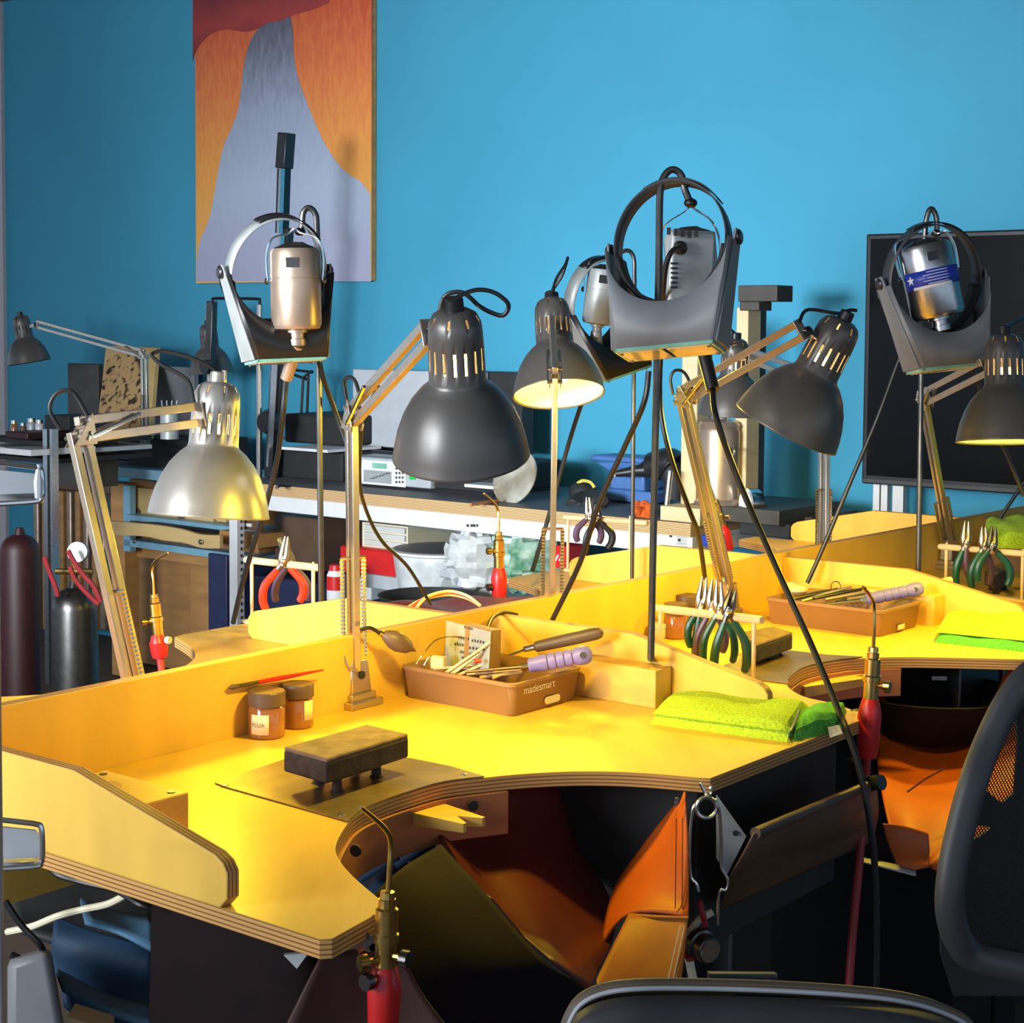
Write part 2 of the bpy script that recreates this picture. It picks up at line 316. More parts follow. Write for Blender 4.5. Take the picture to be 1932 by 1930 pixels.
# wedge-shaped mandrel block on left of front bench
m = MB(); m.fbox(onz(382,1562)-BU*.0, -BU*.15, BV*.075, UP*.045)
m2 = m; blk = thing('mandrel_block', 'brown wooden block with round recess, against the left side panel of front bench', 'block', bp(.12, .25, TZ))
m = MB(); m.fbox(bp(.03, .155, TZ), BU*.16, BV*.11, UP*.05); part(blk, 'body', m, M['pine'], bev=.002)
m = MB(); m.lathe([(.026, 0), (.026, .001), (.022, .0012)], bp(.085, .215, TZ+.05), UP, 24); part(blk, 'recess_ring', m, M['rosew'])
for s, t in ((.045, .17), (.045, .30), (.125, .17), (.125, .30)):
    m = MB(); m.lathe([(.005, 0), (.005, .001)], bp(s, t, TZ+.05), UP, 10); part(blk, 'screw', m, M['dsteel'])
# scorch mark on bench top is a stain disc in the veneer
# ================= articulated desk lamps =================
BULB = emit('lit_bulb_glass', (1, .62, .22), 9); BULBOFF = mat('unlit_bulb', S(230, 228, 220), .2)
def P(x, y, Y): return aty(x, y, Y)
def spring_mb(p, q, r=.0045, pitch=.0032):
    p, q = V(p), V(q); n = max(8, int((q-p).length/pitch)); m = MB()
    return m.tube([p.lerp(q, i/n) for i in range(n+1)], [r*(1 if i % 2 else .74) for i in range(n+1)], 7)
def desk_lamp(label, base, foot, elbow, head, top, axis, R, on, paint, cables=(), basekind='block', sl=True, far=False, glow=True):
    base, foot, elbow, head, top = map(V, (base, foot, elbow, head, top)); ax = V(axis).normalized(); k = R/.095
    t = thing('desk_lamp', label, 'lamp', base, 'articulated desk lamps')
    # base casting
    m = MB(); sx, sy = BV, BU
    if basekind == 'block':
        m.cbox(base+UP*.006, sx*.075, sy*.062, UP*.012); m.cbox(base+UP*.017, sx*.058, sy*.046, UP*.012)
        part(t, 'base_plate', m, M['arm'], bev=.002)
        m = MB(); a = base+UP*.022; m.hexa([a-sx*.024-sy*.018, a+sx*.024-sy*.018, a+sx*.024+sy*.018, a-sx*.024+sy*.018] + [a+UP*.055+p for p in (-sx*.019-sy*.014, sx*.019-sy*.014, sx*.019+sy*.014, -sx*.019+sy*.014)])
        part(t, 'base_casting', m, M['arm'], bev=.003)
        m = MB(); m.lathe([(.0065, 0), (.0065, .003)], a+UP*.03+sy*.0165, sy, 12); part(t, 'pin_hole', m, M['blackm'])
        m = MB(); m.tube(smooth([foot+UP*.03-sx*.02, foot+UP*.03-sx*.035+sy*.01, foot+UP*.01-sx*.03+sy*.016, foot-sx*.012+sy*.02]), .0022, 6); part(t, 'locking_screw', m, M['arm'])
    else:
        m = MB(); m.cbox(base+UP*.02, sx*.03, sy*.03, UP*.04); part(t, 'base_casting', m, M['arm'], bev=.002)
    dl = (elbow-foot).normalized(); du = (head-elbow).normalized(); c = dl.cross(du)
    if c.length < .05: c = dl.cross(V((0, 1, 0)))
    c.normalize(); el = c.cross(dl).normalized(); eu = c.cross(du).normalized()
    w = .0135
    for nm, p, q, e in (('lower_arm', foot, elbow, el), ('upper_arm', elbow, head, eu)):
        m = MB(); m.bar(p+e*.013, q+e*.013, w, w*.8, c); m.bar(p-e*.013, q-e*.013, w, w*.8, c); part(t, nm, m, M['arm'], bev=.001)
    # elbow plates
    m = MB(); e2 = (du-dl); e2.normalize()
    for s in (-1, 1):
        o = elbow+c*s*.009; pts = [o+el*.02-dl*.012, o-el*.02-dl*.012, o-eu*.02+du*.03, o+eu*.02+du*.03]
        pts = [o+el*.023-dl*.02, o-el*.023-dl*.02, o-eu*.023+du*.024, o+eu*.023+du*.024]
        cen = sum(pts, V((0,0,0)))/4; pts.sort(key=lambda p: atan2((p-cen).dot(dl.cross(c)), (p-cen).dot(dl)))
        m.prism(pts, c*s*.002)
    part(t, 'elbow_plate', m, M['arm'], bev=.0006)
    m = MB()
    for p in (elbow+el*.013-dl*.008, elbow-el*.013-dl*.008, elbow+eu*.013+du*.012, elbow-eu*.013+du*.012): m.tube([p-c*.014, p+c*.014], .0032, 8)
    part(t, 'elbow_rivets', m, M['steel'])
    # springs: pair beside lower arm, short one beside the upper arm
    pin0 = foot+dl*.02; pin1 = foot+dl*.185
    m = MB(); m.tube([pin0-c*.02, pin0+c*.02], .003, 6); m.tube([pin1-c*.02, pin1+c*.02], .003, 6); part(t, 'spring_pin', m, M['arm'])
    for s in (-1, 1): part(t, 'spring', spring_mb(pin0+c*s*.018, pin1+c*s*.018), M['chrome'] if not far else M['arm'])
    q0 = elbow+du*.005+eu*.014; q1 = elbow+du*.12-eu*.012
    for s in (-1, 1): part(t, 'spring', spring_mb(q0+c*s*.011, q1+c*s*.011, .004), M['chrome'] if not far else M['arm'])
    # head bracket + knob
    capc = top+ax*.055*k; d = (capc-head)
    m = MB(); m.bar(head-du*.0-eu*.02, head+eu*.02, .004, .018, c); m.bar(head, head+d*.55, .016, .004, c); part(t, 'head_bracket', m, M['arm'], bev=.001)
    m = MB(); kp = head+d.normalized()*.012; m.lathe([(.004, -.012), (.009, -.01), (.010, 0), (.009, .01), (.004, .012)], kp, c, 14); part(t, 'wing_knob', m, M['blackp'] if paint is not M['shade_s'] else M['arm'])
    # shade
    pr = [(.004, -.001), (.02, 0), (.030, .006), (.0355, .017), (.037, .032), (.0378, .050), (.0385, .082), (.039, .098), (.041, .104), (.052, .113), (.066, .129), (.078, .150), (.087, .173), (.0925, .194), (.095, .209), (.096, .212)]
    pr = [(r*k, z*k) for r, z in pr]; n = 64
    sk = (lambda i, j: (i == 5 and j % 4 == 0 and sl) or (i == 2 and j % 8 == 2 and sl))
    m = MB(); m.lathe(pr, top, ax, n, caps=False, skip=sk); m.lathe([(.0001, -.0012*k), (.004*k, -.001*k)], top, ax, n, caps=False)
    sh = part(t, 'lamp_shade', m, paint, sol=.0012, soff=0, ang=50)
    m = MB(); m.lathe([(r-.0022*k, z) for r, z in pr[8:-1]], top, ax, n, caps=False); part(sh, 'reflector', m, M['refl'], sol=.0006, soff=0, ang=50)
    m = MB(); m.lathe([(.011, -.018), (.013, -.016), (.014, 0)], top, ax, 14); m.bar(top-ax*.018-c*.012, top-ax*.002-c*.012, .008, .003); part(sh, 'strain_relief', m, M['blackp'] if paint is not M['shade_s'] else M['arm'])
    bc = top+ax*.15*k
    m = MB(); m.lathe([(.013, -.085), (.014, -.045), (.018, -.03), (.026, -.008), (.029, .008), (.026, .024), (.016, .034), (.003, .037)], bc, ax, 16); m.v = m.v
    part(sh, 'bulb', m, BULB if on else BULBOFF)
    if on:
        l = bpy.data.lights.new('bulb_light', 'SPOT'); l.energy = on; l.color = LAMPCOL; l.shadow_soft_size = .03; l.spot_size = radians(172); l.spot_blend = .25
        o = bpy.data.objects.new('bulb_light', l); COL.objects.link(o); o.parent = t; o.location = bc+ax*.045-t.location; o.rotation_euler = ax.to_track_quat('-Z', 'Y').to_euler()
        if glow:
            l = bpy.data.lights.new('bulb_glow', 'POINT'); l.energy = on*.03; l.color = (1, .6, .2); l.shadow_soft_size = .01
            o = bpy.data.objects.new('bulb_glow', l); COL.objects.link(o); o.parent = t; o.location = top+ax*.07*k+V((.0,-.024,0))-t.location
    for cb in cables:
        m = MB(); m.tube(smooth([P(x, y, Y) for x, y, Y in cb], 6), .0032, 8); part(t, 'power_cord', m, M['black'])
    return t
def C(pts, Y0, Y1): n = len(pts); return [(x, y, Y0+(Y1-Y0)*i/(n-1)) for i, (x, y) in enumerate(pts)]
base = onz(668, 1330)
lampA = desk_lamp('large dark grey desk lamp with glowing slots, standing left of the front taupe tray', base, base+UP*.06, P(663, 787, 2.70), P(806, 628, 2.36), P(857, 586, 2.30), (.04, .316, -.948), .095, 12.5, M['shade'],
  [C([(856,572),(866,559),(899,547),(930,551),(955,568),(959,582),(949,595),(930,591),(905,578),(884,559),(868,551),(847,554),(835,566),(829,590)], 2.30, 2.34), C([(657,770),(650,727),(652,715),(661,712),(671,721),(681,755)], 2.70, 2.68),
   C([(683,800),(678,900),(690,960),(720,1020),(770,1070),(812,1140)], 2.70, 3.0), C([(680,1188),(700,1185),(724,1200)], 2.70, 2.72)])
bB = bp(.37, -.055)
lampB = desk_lamp('silver desk lamp at far left, its twin bars rising behind the divider', bB, bB+UP*.05, P(147, 812, 2.43), P(377, 782, 2.66), P(411, 722, 2.70), (-.06, -.075, -.996), .095, 11, M['shade_s'],
  [C([(411,712),(404,697),(363,676),(311,663),(290,666),(288,673),(306,689),(337,705),(357,723),(366,760)], 2.70, 2.66), C([(114,811),(96,780),(96,759),(109,741),(129,737),(145,749),(165,785)], 2.43, 2.43)], 'post')
bC = bp(1.36, -.05)
lampC = desk_lamp('grey desk lamp left of the middle magnifiers showing its bright cream inside', bC, bC+UP*.05, P(1047, 712, 3.20), P(1041, 612, 3.50), P(1040, 566, 3.60), (.075, -.36, -.93), .095, 12, M['shade'],
  [C([(1036,560),(1049,538),(1061,519),(1071,487),(1066,500),(1050,525),(1040,556)], 3.6, 3.56)], 'post')
bD = bp(1.89, .01)
lampD = desk_lamp('tilted dark grey desk lamp before the blue wall, right of the press', bD, bD+UP*.06, P(1288, 747, 3.42), P(1512, 622, 3.03), P(1592, 604, 3.06), (-.43, .16, -.90), .1, 13, M['shade'],
  [C([(1508,610),(1516,590),(1531,584),(1570,590),(1592,592)], 3.03, 3.06), C([(1590,590),(1604,585),(1617,586)], 3.06, 3.06), C([(1270,745),(1265,715),(1274,699),(1292,704),(1307,735)], 3.42, 3.42)])
bE = bp(2.40, -.05)
lampE = desk_lamp('small dark desk lamp half hidden behind the tilted lamp and the press frame', bE, bE+UP*.05, P(1556, 722, 4.1), P(1418, 672, 4.5), P(1388, 640, 4.6), (-.02, .05, -.99), .092, 6, M['shade'],
  [C([(1390,632),(1375,620),(1357,626),(1352,640),(1365,650),(1390,648)], 4.6, 4.5)], 'post')
bF = bp(2.92, .02)
lampF = desk_lamp('grey desk lamp at right frame edge with orange-lit rim, before the television', bF, bF+UP*.06, P(1742, 752, 4.0), P(1862, 690, 3.45), P(1895, 632, 3.35), (.0, -.13, -1), .095, 12, M['shade'],
  [C([(1893,622),(1900,615),(1932,600)], 3.35, 3.5)])
# two small unlit lamps against the far wall
def farlamp(label, d, elbow, head, top, ax, postbot, R=.095):
    Y = lambda x, y: onw(x, y, d)
    b = Y(*postbot)
    return desk_lamp(label, b, b+UP*.02, Y(*elbow), Y(*head), Y(*top), ax, R, 0, M['shade'], [], 'post', far=True)
lampG = farlamp('small grey desk lamp at the far left end of the blue wall', .70, (272, 668), (72, 612), (38, 596), (.18, 0, -.98), (274, 838))
lampH = farlamp('small grey desk lamp under the painting corner beside the wire stand', .35, (397, 575), (392, 640), (392, 612), (.08, .0, -1), (398, 850))
m = MB(); m.bar(onw(400, 568, .42), onw(396, 692, .42), .04, .03, WN); part(lampH, 'near_arm', m, M['dsteel'], bev=.003)
m = MB(); m.lathe([(.03, 0), (.03, .03)], onw(395, 692, .44), WN, 14); part(lampH, 'arm_knob', m, M['blackp'])
# ================= flex-shaft motor stands, magnifier visors =================
def stand(label, pole_px, Y, base, hook, rod=.0058, clampz=None):
    """steel pole with a hook bent over at the top; hook = list of (x,y) pixels at depth Y"""
    t = thing('motor_stand', label, 'stand', base, 'hook topped steel stands')
    pts = [V(base)] + smooth([P(x, y, Y) for x, y in pole_px + hook], 6)
    m = MB(); m.tube(pts, rod, 10); part(t, 'pole', m, M['dsteel'])
    e = P(*hook[-1], Y); m = MB(); m.ball(e, .011, .011, .008); part(t, 'hook_tip', m, M['black'])
    return t
def visor_headband(label, cen, yaw, roll, tilt=0., pm='dgrey', hang=None, sc=1., bw=.068, zb=-.165, vt=0.):
    """headband magnifier: band ring (x right, z up), visor shell below with twin lens plate"""
    R0 = (Matrix.Rotation(yaw, 4, 'Z') @ Matrix.Rotation(tilt, 4, 'X') @ Matrix.Rotation(roll, 4, 'Y')).to_3x3(); cen = V(cen)
    L = lambda x, y, z: cen + R0 @ (V((x, y, z))*sc)
    R1 = R0 @ Matrix.Rotation(vt, 3, 'X')
    t = thing('headband_magnifier', label, 'magnifier', cen, 'headband magnifiers hung on the stands')
    a0, b0 = .092, .102
    def band(name, th0, th1, k, y0, y1, mt, n=40, thk=.0022, lab=None):
        m = MB(); r1 = []; r2 = []
        for i in range(n+1):
            th = th0+(th1-th0)*i/n; r1.append(L(a0*k*cos(th), y0, b0*k*sin(th))); r2.append(L(a0*k*cos(th), y1, b0*k*sin(th)))
        m.grid([r1, r2]); return part(t, name, m, mt, sol=thk, soff=0, label=lab)
    band('headband', 0, 2*pi, 1.0, -.020, .016, M['camo'] if pm == 'light' else M['dgrey'], 64)
    band('headband_overlap', radians(35), radians(118), 1.045, -.014, .012, M['blackp'], 24)
    band('forehead_pad', radians(188), radians(352), .965, -.020, .018, M['blackm'], 30, .006)
    # visor shell
    R0 = R1; L = lambda x, y, z: cen + R1 @ (V((x, y, z))*sc)
    n = 22; top_f, top_b, bot_f, bot_b = [], [], [], []
    for i in range(n+1):
        th = radians(184)+radians(172)*i/n; x = a0*1.1*cos(th); z = b0*1.1*sin(th)
        zt = z*.93 if True else z
        u = i/n; bx = -bw+2*bw*u
        top_f.append(L(x, -.034-.012*sin(pi*u), zt)); top_b.append(L(x, .024, zt))
        bot_f.append(L(bx, -.052, zb)); bot_b.append(L(bx, .014, zb))
    mid = lambda A, B, f: [p.lerp(q, f) for p, q in zip(A, B)]
    m = MB(); m.grid([top_f, mid(top_f, bot_f, .5), bot_f]); m.grid([bot_b, mid(top_b, bot_b, .5), top_b])
    for i in (0, n): m.grid([[top_f[i], mid(top_f, bot_f, .5)[i], bot_f[i]], [top_b[i], mid(top_b, bot_b, .5)[i], bot_b[i]]])
    vm = {'light': M['blackp'], 'dgrey': M['dgrey'], 'mid': M['mgrey']}[pm]
    part(t, 'visor_shell', m, vm, sol=.0025, soff=0, ang=40)
    for s in (-1, 1): # side arms and knobs
        m = MB(); p = [L(s*.104, -.012, .012), L(s*.104, .014, .012), L(s*(bw+.002), .014, zb), L(s*(bw+.002), -.05, zb)]; m.prism(p, R0 @ V((s*.004*sc, 0, 0))); part(t, 'visor_arm', m, M['camo'] if pm == 'light' else vm, bev=.001)
        m = MB(); m.lathe([(.006, 0), (.0125, .002), (.0125, .009), (.009, .012)], L(s*.1, -.0, .0), R0 @ V((s, 0, 0)), 16); part(t, 'pivot_knob', m, M['blackp'])
    for s in (-1, 1):
        m = MB(); m.fbox(L(s*bw*.48-bw*.44, -.047, zb-.0065), R0 @ V((bw*.88*sc, 0, 0)), R0 @ V((0, .056*sc, 0)), R0 @ V((0, 0, .004*sc))); part(t, 'lens', m, M['lens'], bev=.001)
    m = MB()
    for (x0, x1, y0, y1) in ((-bw, bw, -.053, -.047), (-bw, bw, .009, .015), (-bw, -bw+.005, -.053, .015), (bw-.005, bw, -.053, .015)):
        m.fbox(L(x0, y0, zb-.0055), R0 @ V(((x1-x0)*sc, 0, 0)), R0 @ V((0, (y1-y0)*sc, 0)), R0 @ V((0, 0, .006*sc)))
    lf_ = part(t, 'lens_frame', m, M['teal'], bev=.0008)
    for x, y in ((-.058, -.042), (.058, -.042), (-.058, .006), (.058, .006)):
        m = MB(); m.lathe([(.0028, 0), (.0028, .0012)], L(x*bw/.066, y, zb-.007), R0 @ V((0, 0, -1)), 8); part(lf_, 'lens_screw', m, M['dsteel'])
    return t
def motor(label, cen, axis, r, h, mt, shaft, hang_to, tip, mtop=None, labelface=None):
    """hanging can motor: cen = centre, axis = pointing down toward the chuck, shaft = world pts of the flexible shaft"""
    cen = V(cen); ax = V(axis).normalized(); t = thing('flex_shaft_motor', label, 'motor', cen, 'hanging flex shaft motors')
    a = cen-ax*h/2
    m = MB(); m.lathe([(r*.5, -.004), (r*.93, 0), (r, .008), (r, h*.36), (r*.975, h*.365), (r*.975, h*.375), (r, h*.38), (r, h-.008), (r*.92, h), (r*.5, h+.003)], a, ax, 40); part(t, 'motor_housing', m, mt)
    m = MB(); m.lathe([(r*.35, -.012), (r*.5, -.008), (r*.8, -.003), (r*.88, .001)], a, ax, 24); part(t, 'top_cap', m, mtop or M['dsteel'])
    m = MB(); e = a+ax*h; m.lathe([(r*.42, 0), (r*.42, .007), (r*.30, .008), (r*.30, .018), (r*.36, .019), (r*.36, .03), (r*.22, .034)], e, ax, 12); part(t, 'chuck_collar', m, mt)
    s = V((0, 1, 0)).cross(ax).normalized(); hp = V(hang_to)
    # bail handle
    m = MB(); pts = smooth([a+ax*h*.40-s*(r+.004), a+ax*h*.1-s*(r+.006), a-ax*.018-s*(r*.9), hp-s*.012-UP*.004, hp+UP*.004, hp+s*.012-UP*.004, a-ax*.018+s*(r*.9), a+ax*h*.1+s*(r+.006), a+ax*h*.40+s*(r+.004)], 5)
    rg = []
    fw = ax.cross(s).normalized()
    n = len(pts)
    for i, p in enumerate(pts):
        tt = (pts[min(i+1, n-1)]-pts[max(i-1, 0)]).normalized(); b = tt.cross(fw).normalized()
        rg.append([p+fw*.008+b*.001, p-fw*.008+b*.001, p-fw*.008-b*.001, p+fw*.008-b*.001])
    m.rings(rg); part(t, 'hanging_bail', m, M['steel'])
    for sg in (-1, 1):
        m = MB(); m.lathe([(.006, 0), (.006, .004), (.004, .006)], a+ax*h*.40+s*sg*(r+.004), s*sg, 10); part(t, 'bail_screw', m, M['dsteel'])
    # cooling holes / socket
    m = MB(); f = (-fw if fw.y > 0 else fw); q = a+ax*h*.18+f*(r-.001)
    m.cbox(q, s*.022, ax*.018, f*.004); part(t, 'power_socket', m, M['blackp'])
    if shaft:
        sp = [e+ax*.03]+[V(p) for p in shaft]
        m = MB(); m.tube(smooth([sp[0], sp[0].lerp(sp[1], .5), sp[1]], 4), [.0145]*3+[.012]*3+[.0115]*3, 12); part(t, 'shaft_sleeve', m, M['black'] if tip else mt)
        m = MB(); m.tube(smooth(sp[1:], 8), .0052, 10); part(t, 'flexible_shaft', m, M['black'])
    return t, a, ax, s, f
# ---- centre stand and magnifier ----
YC = 2.72
stC = stand('tall steel stand with bent hook top in the middle of the front bench', [(1228,1242),(1237,800),(1243,500),(1245,370)], YC, onz(1228, 1243, .993), [(1252,335),(1268,320),(1285,330),(1293,360),(1303,383)])
mgC = visor_headband('largest headband magnifier, dark grey, hanging from the middle stand over the front bench', P(1270, 462, YC-.03), radians(-25), radians(-6), radians(-14), 'mid', bw=.080, zb=-.175)
YM = 2.95
motC, *_ = motor('grey box-shaped hanging motor behind the largest magnifier', P(1306, 512, YM), (.10, 0, -1), .045, .13, M['camo'], [P(1345, 735, YM-.05), P(1352, 790, YM-.1), P(1395, 910, 2.85), P(1460, 1060, 2.76), P(1530, 1215, 2.68), P(1582, 1340, 2.61), P(1600, 1385, 2.565), P(1618, 1440, 2.54), P(1640, 1540, 2.52), P(1652, 1660, 2.52), P(1654, 1790, 2.52), P(1652, 1925, 2.52)], P(1303, 395, YM-.1), True)
m = MB(); c0 = P(1300, 505, YM-.055); m.cbox(c0, V((.078, .03, 0)), V((-.01, .03, 0)), V((.006, 0, .125))); part(motC, 'end_casing', m, M['camo'], bev=.006)
for i in range(5):
    m = MB(); q = P(1262+i*13, 442-abs(i-3)*2, YM-.095); m.cbox(q, V((.006, 0, 0)), V((0, .006, 0)), V((0, 0, .012))); part(motC, 'vent_slot', m, M['blackm'])
for i in range(6):
    m = MB(); q = P(1272, 497+i*9, YM-.085); m.cbox(q, V((.012, .004, 0)), V((0, .004, 0)), V((0, 0, .0035))); part(motC, 'printed_line', m, M['blackp'])
m = MB(); m.tube(smooth([P(1284, 468, YM-.1), P(1270, 472, YM-.12), P(1258, 495, YM-.12), P(1252, 540, YM-.1), P(1250, 600, YM-.05), P(1245, 750, YM), P(1262, 850, YM), P(1300, 960, YM+.05), P(1318, 1010, YM+.1), P(1330, 1090, YM+.2)]), .0045, 8); part(motC, 'power_cord', m, M['black'])
m = MB(); m.lathe([(.012, 0), (.012, .01), (.006, .014)], P(1284, 468, YM-.085), (-.2, -1, 0), 14); part(motC, 'cord_plug', m, M['black'])
# ---- left stand, motor and magnifier (rear row) ----
YL = 3.22
stL = stand('steel stand with hook top left of the large lamp, on the rear bench', [(606,1128),(603,800),(600,560),(598,430)], YL, P(607, 1150, YL)-UP*.1, [(594,402),(582,392),(572,402),(570,425),(566,437)])
mgL = visor_headband('light grey headband magnifier hanging in front of the painting', P(520, 512, YL-.08), radians(30), radians(-2), radians(16), 'light', vt=radians(-22))
motL, *_ = motor('cylindrical steel motor with amber-lit side hanging below the painting', P(558, 545, YL-.12), (.02, 0, -1), .046, .145, M['copper'], [P(540, 715, YL-.1), P(533, 790, YL-.1), P(522, 870, YL), P(500, 960, YL+.05), P(478, 1030, YL+.1), P(455, 1110, YL+.2), P(440, 1175, YL+.25)], P(556, 436, YL-.1), False)
m = MB(); m.tube(smooth([P(604, 560, YL-.09), P(596, 620, YL-.05), P(606, 700, YL-.05), P(630, 770, YL), P(655, 840, YL), P(668, 900, YL)]), .005, 8); part(motL, 'power_cord', m, M['black'])
# ---- stand behind with small magnifier ----
YR = 3.95
stR = stand('thin steel stand half hidden behind the middle magnifier', [(1193,1035),(1195,800),(1197,560),(1197,520)], YR, P(1193, 1060, YR)-UP*.08, [(1196,488),(1188,474),(1176,474),(1166,482)], rod=.005)
mgR = visor_headband('small grey headband magnifier seen from its side, left of the largest one', P(1128, 572, YR-.1), radians(42), radians(-14), radians(12), 'light', vt=radians(-18))
motR, *_ = motor('narrow grey motor hanging between the two middle magnifiers', P(1134, 560, YR-.15), (-.12, 0, -1), .036, .12, M['camo'], [P(1128, 690, YR-.1), P(1105, 740, YR-.1), P(1075, 830, YR), P(1050, 920, YR), P(1025, 1010, YR), P(1004, 1078, YR)], P(1150, 480, YR-.12), False)
m = MB(); m.tube(smooth([P(1224, 700, YC+.1), P(1215, 760, YC+.1), P(1180, 840, YC+.15), P(1130, 950, YC+.2), P(1095, 1060, YC+.25), P(1042, 1170, YC+.3)]), .0048, 8)
solo('flexible_shaft', 'brown-black flexible shaft slanting down from the middle stand to the bench panel', 'shaft', m, M['black'])
# ---- right stand with labelled motor ----
YW = 3.62
stW = stand('steel stand in front of the television carrying the blue-labelled motor', [(1732,1095),(1737,800),(1740,560),(1745,440)], YW, bp(2.17, .30, .99), [(1750,405),(1757,394),(1765,405),(1768,425),(1766,440)])
mgW = visor_headband('grey headband magnifier framing the blue-labelled motor before the television', P(1758, 528, YW-.06), radians(15), radians(-5), radians(6), 'mid', sc=1.13, vt=radians(-14))
cw = P(1757, 530, YW-.1)
motW, aW, axW, sW, fW = motor('silver motor with a blue label band inside the right magnifier', cw, (.22, -.05, -.97), .056, .150, M['steel'], None, P(1757, 440, YW-.08), False)
def wrap(root, name, a, ax, s, f, r, z0, z1, th0, th1, mt, lab=None):
    m = MB(); n = 20; g = lambda th, z: a+ax*z+(f*cos(th)+s*sin(th))*r
    m.grid([[g(th0+(th1-th0)*i/n, z0) for i in range(n+1)], [g(th0+(th1-th0)*i/n, z1) for i in range(n+1)]]); return part(root, name, m, mt, sol=.0006, soff=0, label=lab)
wrap(motW, 'label_band', aW, axW, sW, fW, .0566, .052, .088, -1.45, 1.35, M['labelb'], 'blue printed label band')
for i in range(5): wrap(motW, 'label_print', aW, axW, sW, fW, .0572, .056+i*.006, .0575+i*.006, -.45, .35+.15*(i % 2), M['white'])
wrap(motW, 'label_stripe', aW, axW, sW, fW, .0572, .083, .089, -.55, .95, M['white'])
q = aW+axW*.068+(fW*cos(1.0)+(-sW if sW.x > 0 else sW)*sin(1.0))*.0574; no = (fW*cos(1.0)+(-sW if sW.x > 0 else sW)*sin(1.0)).normalized(); tx = no.cross(axW).normalized()
m = MB(); star = []
for i in range(10):
    rr = .0105 if i % 2 == 0 else .0042; th = pi*i/5; star.append(q+(-axW*cos(th)+tx*sin(th))*rr)
m.prism(star, no*.0008); part(motW, 'star_mark', m, M['white'], label='white five-pointed star on the label')
for pts, Y, lab in (([(1708,655),(1692,690),(1655,790),(1600,920),(1550,1040),(1523,1100)], 3.7, 'dark flexible shaft slanting left below the right magnifier'), ([(1834,695),(1870,790),(1905,870),(1932,935)], 3.6, 'dark flexible shaft running down to the right frame edge'), ([(1932,910),(1905,950),(1872,1000)], 4.2, 'short dark cord above the green cloth at right frame edge')):
    m = MB(); m.tube(smooth([P(x, y, Y) for x, y in pts]), .0048, 8); solo('flexible_shaft', lab, 'shaft', m, M['black'])
# wooden feet of the stands
def foot_block(s0, t0, t1, label, z=.063, th=.047, sgn=1):
    m = MB(); m.fbox(bp(s0, t0, TZ), bp(s0+th, t0, TZ)-bp(s0, t0, TZ), bp(s0, t1, TZ)-bp(s0, t0, TZ), UP*z); return solo('wooden_block', label, 'block', m, M['pine'], bev=.0015, group='wooden feet of the steel stands')
foot_block(1.068, .14, .381, 'pale wooden block holding the middle stand, behind the lime cloth')
foot_block(2.085, .16, .385, 'wooden block behind the right taupe tray, holding the right stand')
foot_block(2.15, -.40, -.17, 'wooden block against a rear side panel below the tilted lamp')
foot_block(1.10, -.40, -.17, 'wooden block hidden low behind the left rear side panel')
